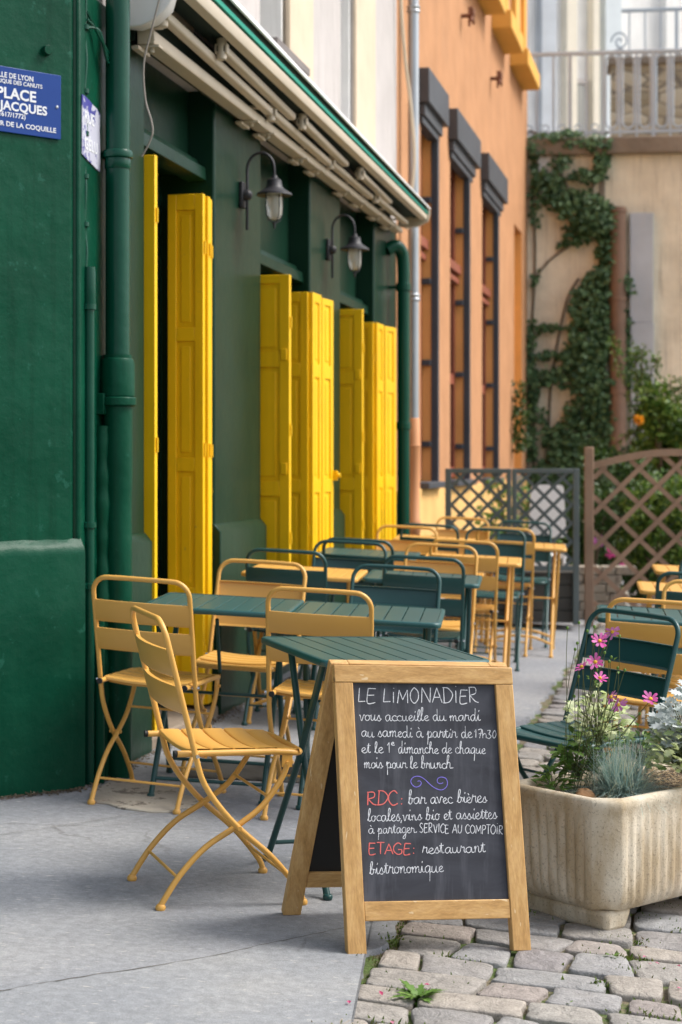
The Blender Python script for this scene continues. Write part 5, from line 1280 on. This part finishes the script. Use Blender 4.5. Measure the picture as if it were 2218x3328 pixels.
bk = MB().box(-.09, .09, -.05, .05, 0, .045).build('brick', M['brick'], None, bevel=.005, loc=(1.13, 4.92, gz(1.13,4.92)+.0)); bk.rotation_euler = (0,0,R(20)); tag(bk, 'orange brick wedged under the right side of the planter', 'brick')
# ---- plants
def world_of(px, py, Y): return Vector(((px-784)/4000*Y, Y, EYE+(1066-py)*Y/4000))
# blue fescue
fe = empty('blue_fescue', pworld(.205, .135), 0, 'tuft of fine blue-grey grass spilling over the planter rim', 'grass plant'); mb = MB(); r_ = random.Random(44)
for _ in range(1900):
    an = r_.uniform(0, 6.283); lean = r_.random()**.6*1.42; L = r_.uniform(.115, .20); d = Vector((math.cos(an)*math.sin(lean), math.sin(an)*math.sin(lean), math.cos(lean)*.95+.1))
    b0 = Vector((r_.gauss(0,.022), r_.gauss(0,.022), 0)); wv = d.cross(Vector((0,0,1))); wv = wv.normalized()*.0012 if wv.length > .01 else Vector((.0012,0,0)); vs = []
    for i in range(5):
        f_ = i/4; p = b0+d*L*f_+Vector((0,0,-.045*f_*f_*lean)); vs += [p-wv*(1-f_*.8), p+wv*(1-f_*.8)]
    mb.add(vs, [(2*i, 2*i+1, 2*i+3, 2*i+2) for i in range(4)])
mb.build('blades', M['fescue'], fe, smooth=False)
# anemones
an_e = empty('anemone_plant', pworld(.16, .26), 0, 'tall anemone with thin stems and bright pink daisy-like flowers', 'flowering plant'); A0 = an_e.location.copy()
r_ = random.Random(55); sm = MB(); bud = MB(); lfm = MB()
heads = [(1378,1474,5.05,'petal',(.1,-.75,.65),1.0),(1407,1450,5.10,'violet_petal',(.1,-.6,-.5),1.0),(1368,1522,5.0,'petal',(-.1,-.85,.5),.95),(1338,1534,4.98,'petal',(-.5,-.3,.8),.8),(1378,1560,4.98,'petal',(.2,-.4,.8),.9),(1420,1618,5.0,'violet_petal',(.5,-.6,-.4),1.05),(1402,1600,5.06,'violet_petal',(.5,-.5,-.3),.8),(1495,1607,5.0,'petal',(0,-.7,.7),1.0)]
def pet(mb, c, d, nrm, L, Wd):
    d = d.normalized(); s_ = d.cross(nrm).normalized(); u = s_.cross(d).normalized(); vs = []
    for a_, b_, h in ((0,.12,0),(.35,.40,.03),(.75,.5,.04),(.95,.28,.01)): vs += [c+d*L*a_+s_*Wd*b_+u*L*h, c+d*L*a_-s_*Wd*b_+u*L*h]
    mb.add(vs, [(0,1,3,2),(2,3,5,4),(4,5,7,6)])
for (px, py, Y, mt_, nrm, sz) in heads:
    c = world_of(px, py, Y)-A0; nrm = Vector(nrm).normalized(); q = Vector((0,0,1)).rotation_difference(nrm)
    pm = MB(); npet = 9
    for k in range(npet):
        a_ = 2*math.pi*k/npet+r_.uniform(-.15,.15); cup = .25+r_.uniform(-.12,.2); d = q @ Vector((math.cos(a_), math.sin(a_), cup)); pet(pm, c+d*.004, d, nrm, .025*sz*r_.uniform(.7,1.15), .0095*sz)
    fo = pm.build('flower', M[mt_], an_e, smooth=False)
    ce = MB(); ce.lathe([(.001,.006),(.004,.005),(.006,.001),(.004,-.002)], c+nrm*.002, 10, axis=nrm); ce.build('flower_centre', M['pollen'], fo)
    b0 = Vector((r_.gauss(0,.03), r_.gauss(0,.03), 0)); mid = b0.lerp(c, .5)+Vector((r_.uniform(-.02,.02), r_.uniform(-.02,.02), .02)); sm.tube(catmull([b0, mid, c-nrm*.002-Vector((0,0,.002))], 8), .0011, 5)
for (px, py) in ((1304,1443),(1331,1431),(1366,1440),(1350,1450),(1388,1480),(1424,1462),(1322,1492),(1327,1478),(1364,1480),(1388,1489),(1400,1520),(1372,1540),(1420,1535),(1405,1510),(1436,1540),(1330,1555),(1390,1500),(1470,1640),(1320,1600)):
    c = world_of(px, py, 5.02+r_.uniform(-.05,.06))-A0; MB().lathe([(.001,.005),(.0035,.003),(.0042,0),(.003,-.004)], c, 8).build('bud', M['leaf'], an_e)
    b0 = Vector((r_.gauss(0,.035), r_.gauss(0,.03), 0)); mid = b0.lerp(c, .55)+Vector((r_.uniform(-.025,.025), r_.uniform(-.02,.02), .02)); sm.tube(catmull([b0, mid, c], 8), .0009, 5)
for _ in range(60):
    c = Vector((r_.gauss(-.02,.04), r_.gauss(0,.05), r_.uniform(.0,.16)**1.0)); d = Vector((r_.uniform(-1,1), r_.uniform(-1,1), r_.uniform(-.1,.8))); lobed(lfm, c, d, (0,0,1), r_.uniform(.03,.06), r_.uniform(.03,.045), .3)
for _ in range(30):
    c = world_of(r_.uniform(1325,1430), r_.uniform(1500,1700), 5.03)-A0; leafquad(lfm, c, rvec(r_), (0,0,1), .018, .010)
sm.build('stem', M['stem'], an_e); lfm.build('foliage', M['leaf'], an_e)
def tuft(name, px, py, Y, n, rad, hgt, L, Wd, mat, label, seed, cat='plant', lob=True):
    r_ = random.Random(seed); base = world_of(px, py, Y); e = empty(name, base, 0, label, cat); mb = MB(); st_ = MB()
    for _ in range(n):
        an = r_.uniform(0, 6.283); rr_ = rad*r_.random()**.6; h = hgt*r_.random()*(1-.5*rr_/rad); c = Vector((math.cos(an)*rr_, math.sin(an)*rr_, h)); d = Vector((math.cos(an), math.sin(an), r_.uniform(-.1,.9)))+rvec(r_)*.4
        (lobed if lob else leafquad)(mb, c, d, Vector((0,-.3,1))+rvec(r_)*.4, L*r_.uniform(.6,1.2), Wd*r_.uniform(.7,1.2))
        if _ % 4 == 0: st_.tube([(0,0,-.02), (c.x*.5, c.y*.5, c.z*.7), c], .0014, 5)
    mb.build('foliage', M[mat], e); st_.build('stem', M['stem'], e); return e
tuft('variegated_geranium', 1375, 1700, 5.18, 240, .085, .17, .032, .026, 'cream_leaf', 'cream and green leaved plant around the anemone stems', 61)
tuft('variegated_geranium', 1572, 1765, 5.10, 300, .10, .15, .036, .030, 'cream_leaf', 'cream and green leaved plant at the right end of the planter', 62)
tuft('silver_ragwort', 1578, 1745, 5.15, 420, .085, .23, .045, .036, 'silver_leaf', 'silvery white lacy-leaved plant at the right edge of the planter', 63)
tuft('leafy_herb', 1330, 1775, 5.14, 120, .05, .11, .035, .016, 'leaf', 'bright green leafy herb behind the ochre stone', 64, lob=False)
tuft('leafy_herb', 1270, 1805, 5.12, 46, .05, .05, .04, .013, 'leaf', 'small spiky green herb at the left end of the planter', 65, lob=False)
tuft('leafy_herb', 1475, 1745, 5.30, 90, .10, .13, .034, .018, 'leaf', 'loose green leaves behind the blue grass tuft', 66, lob=False)
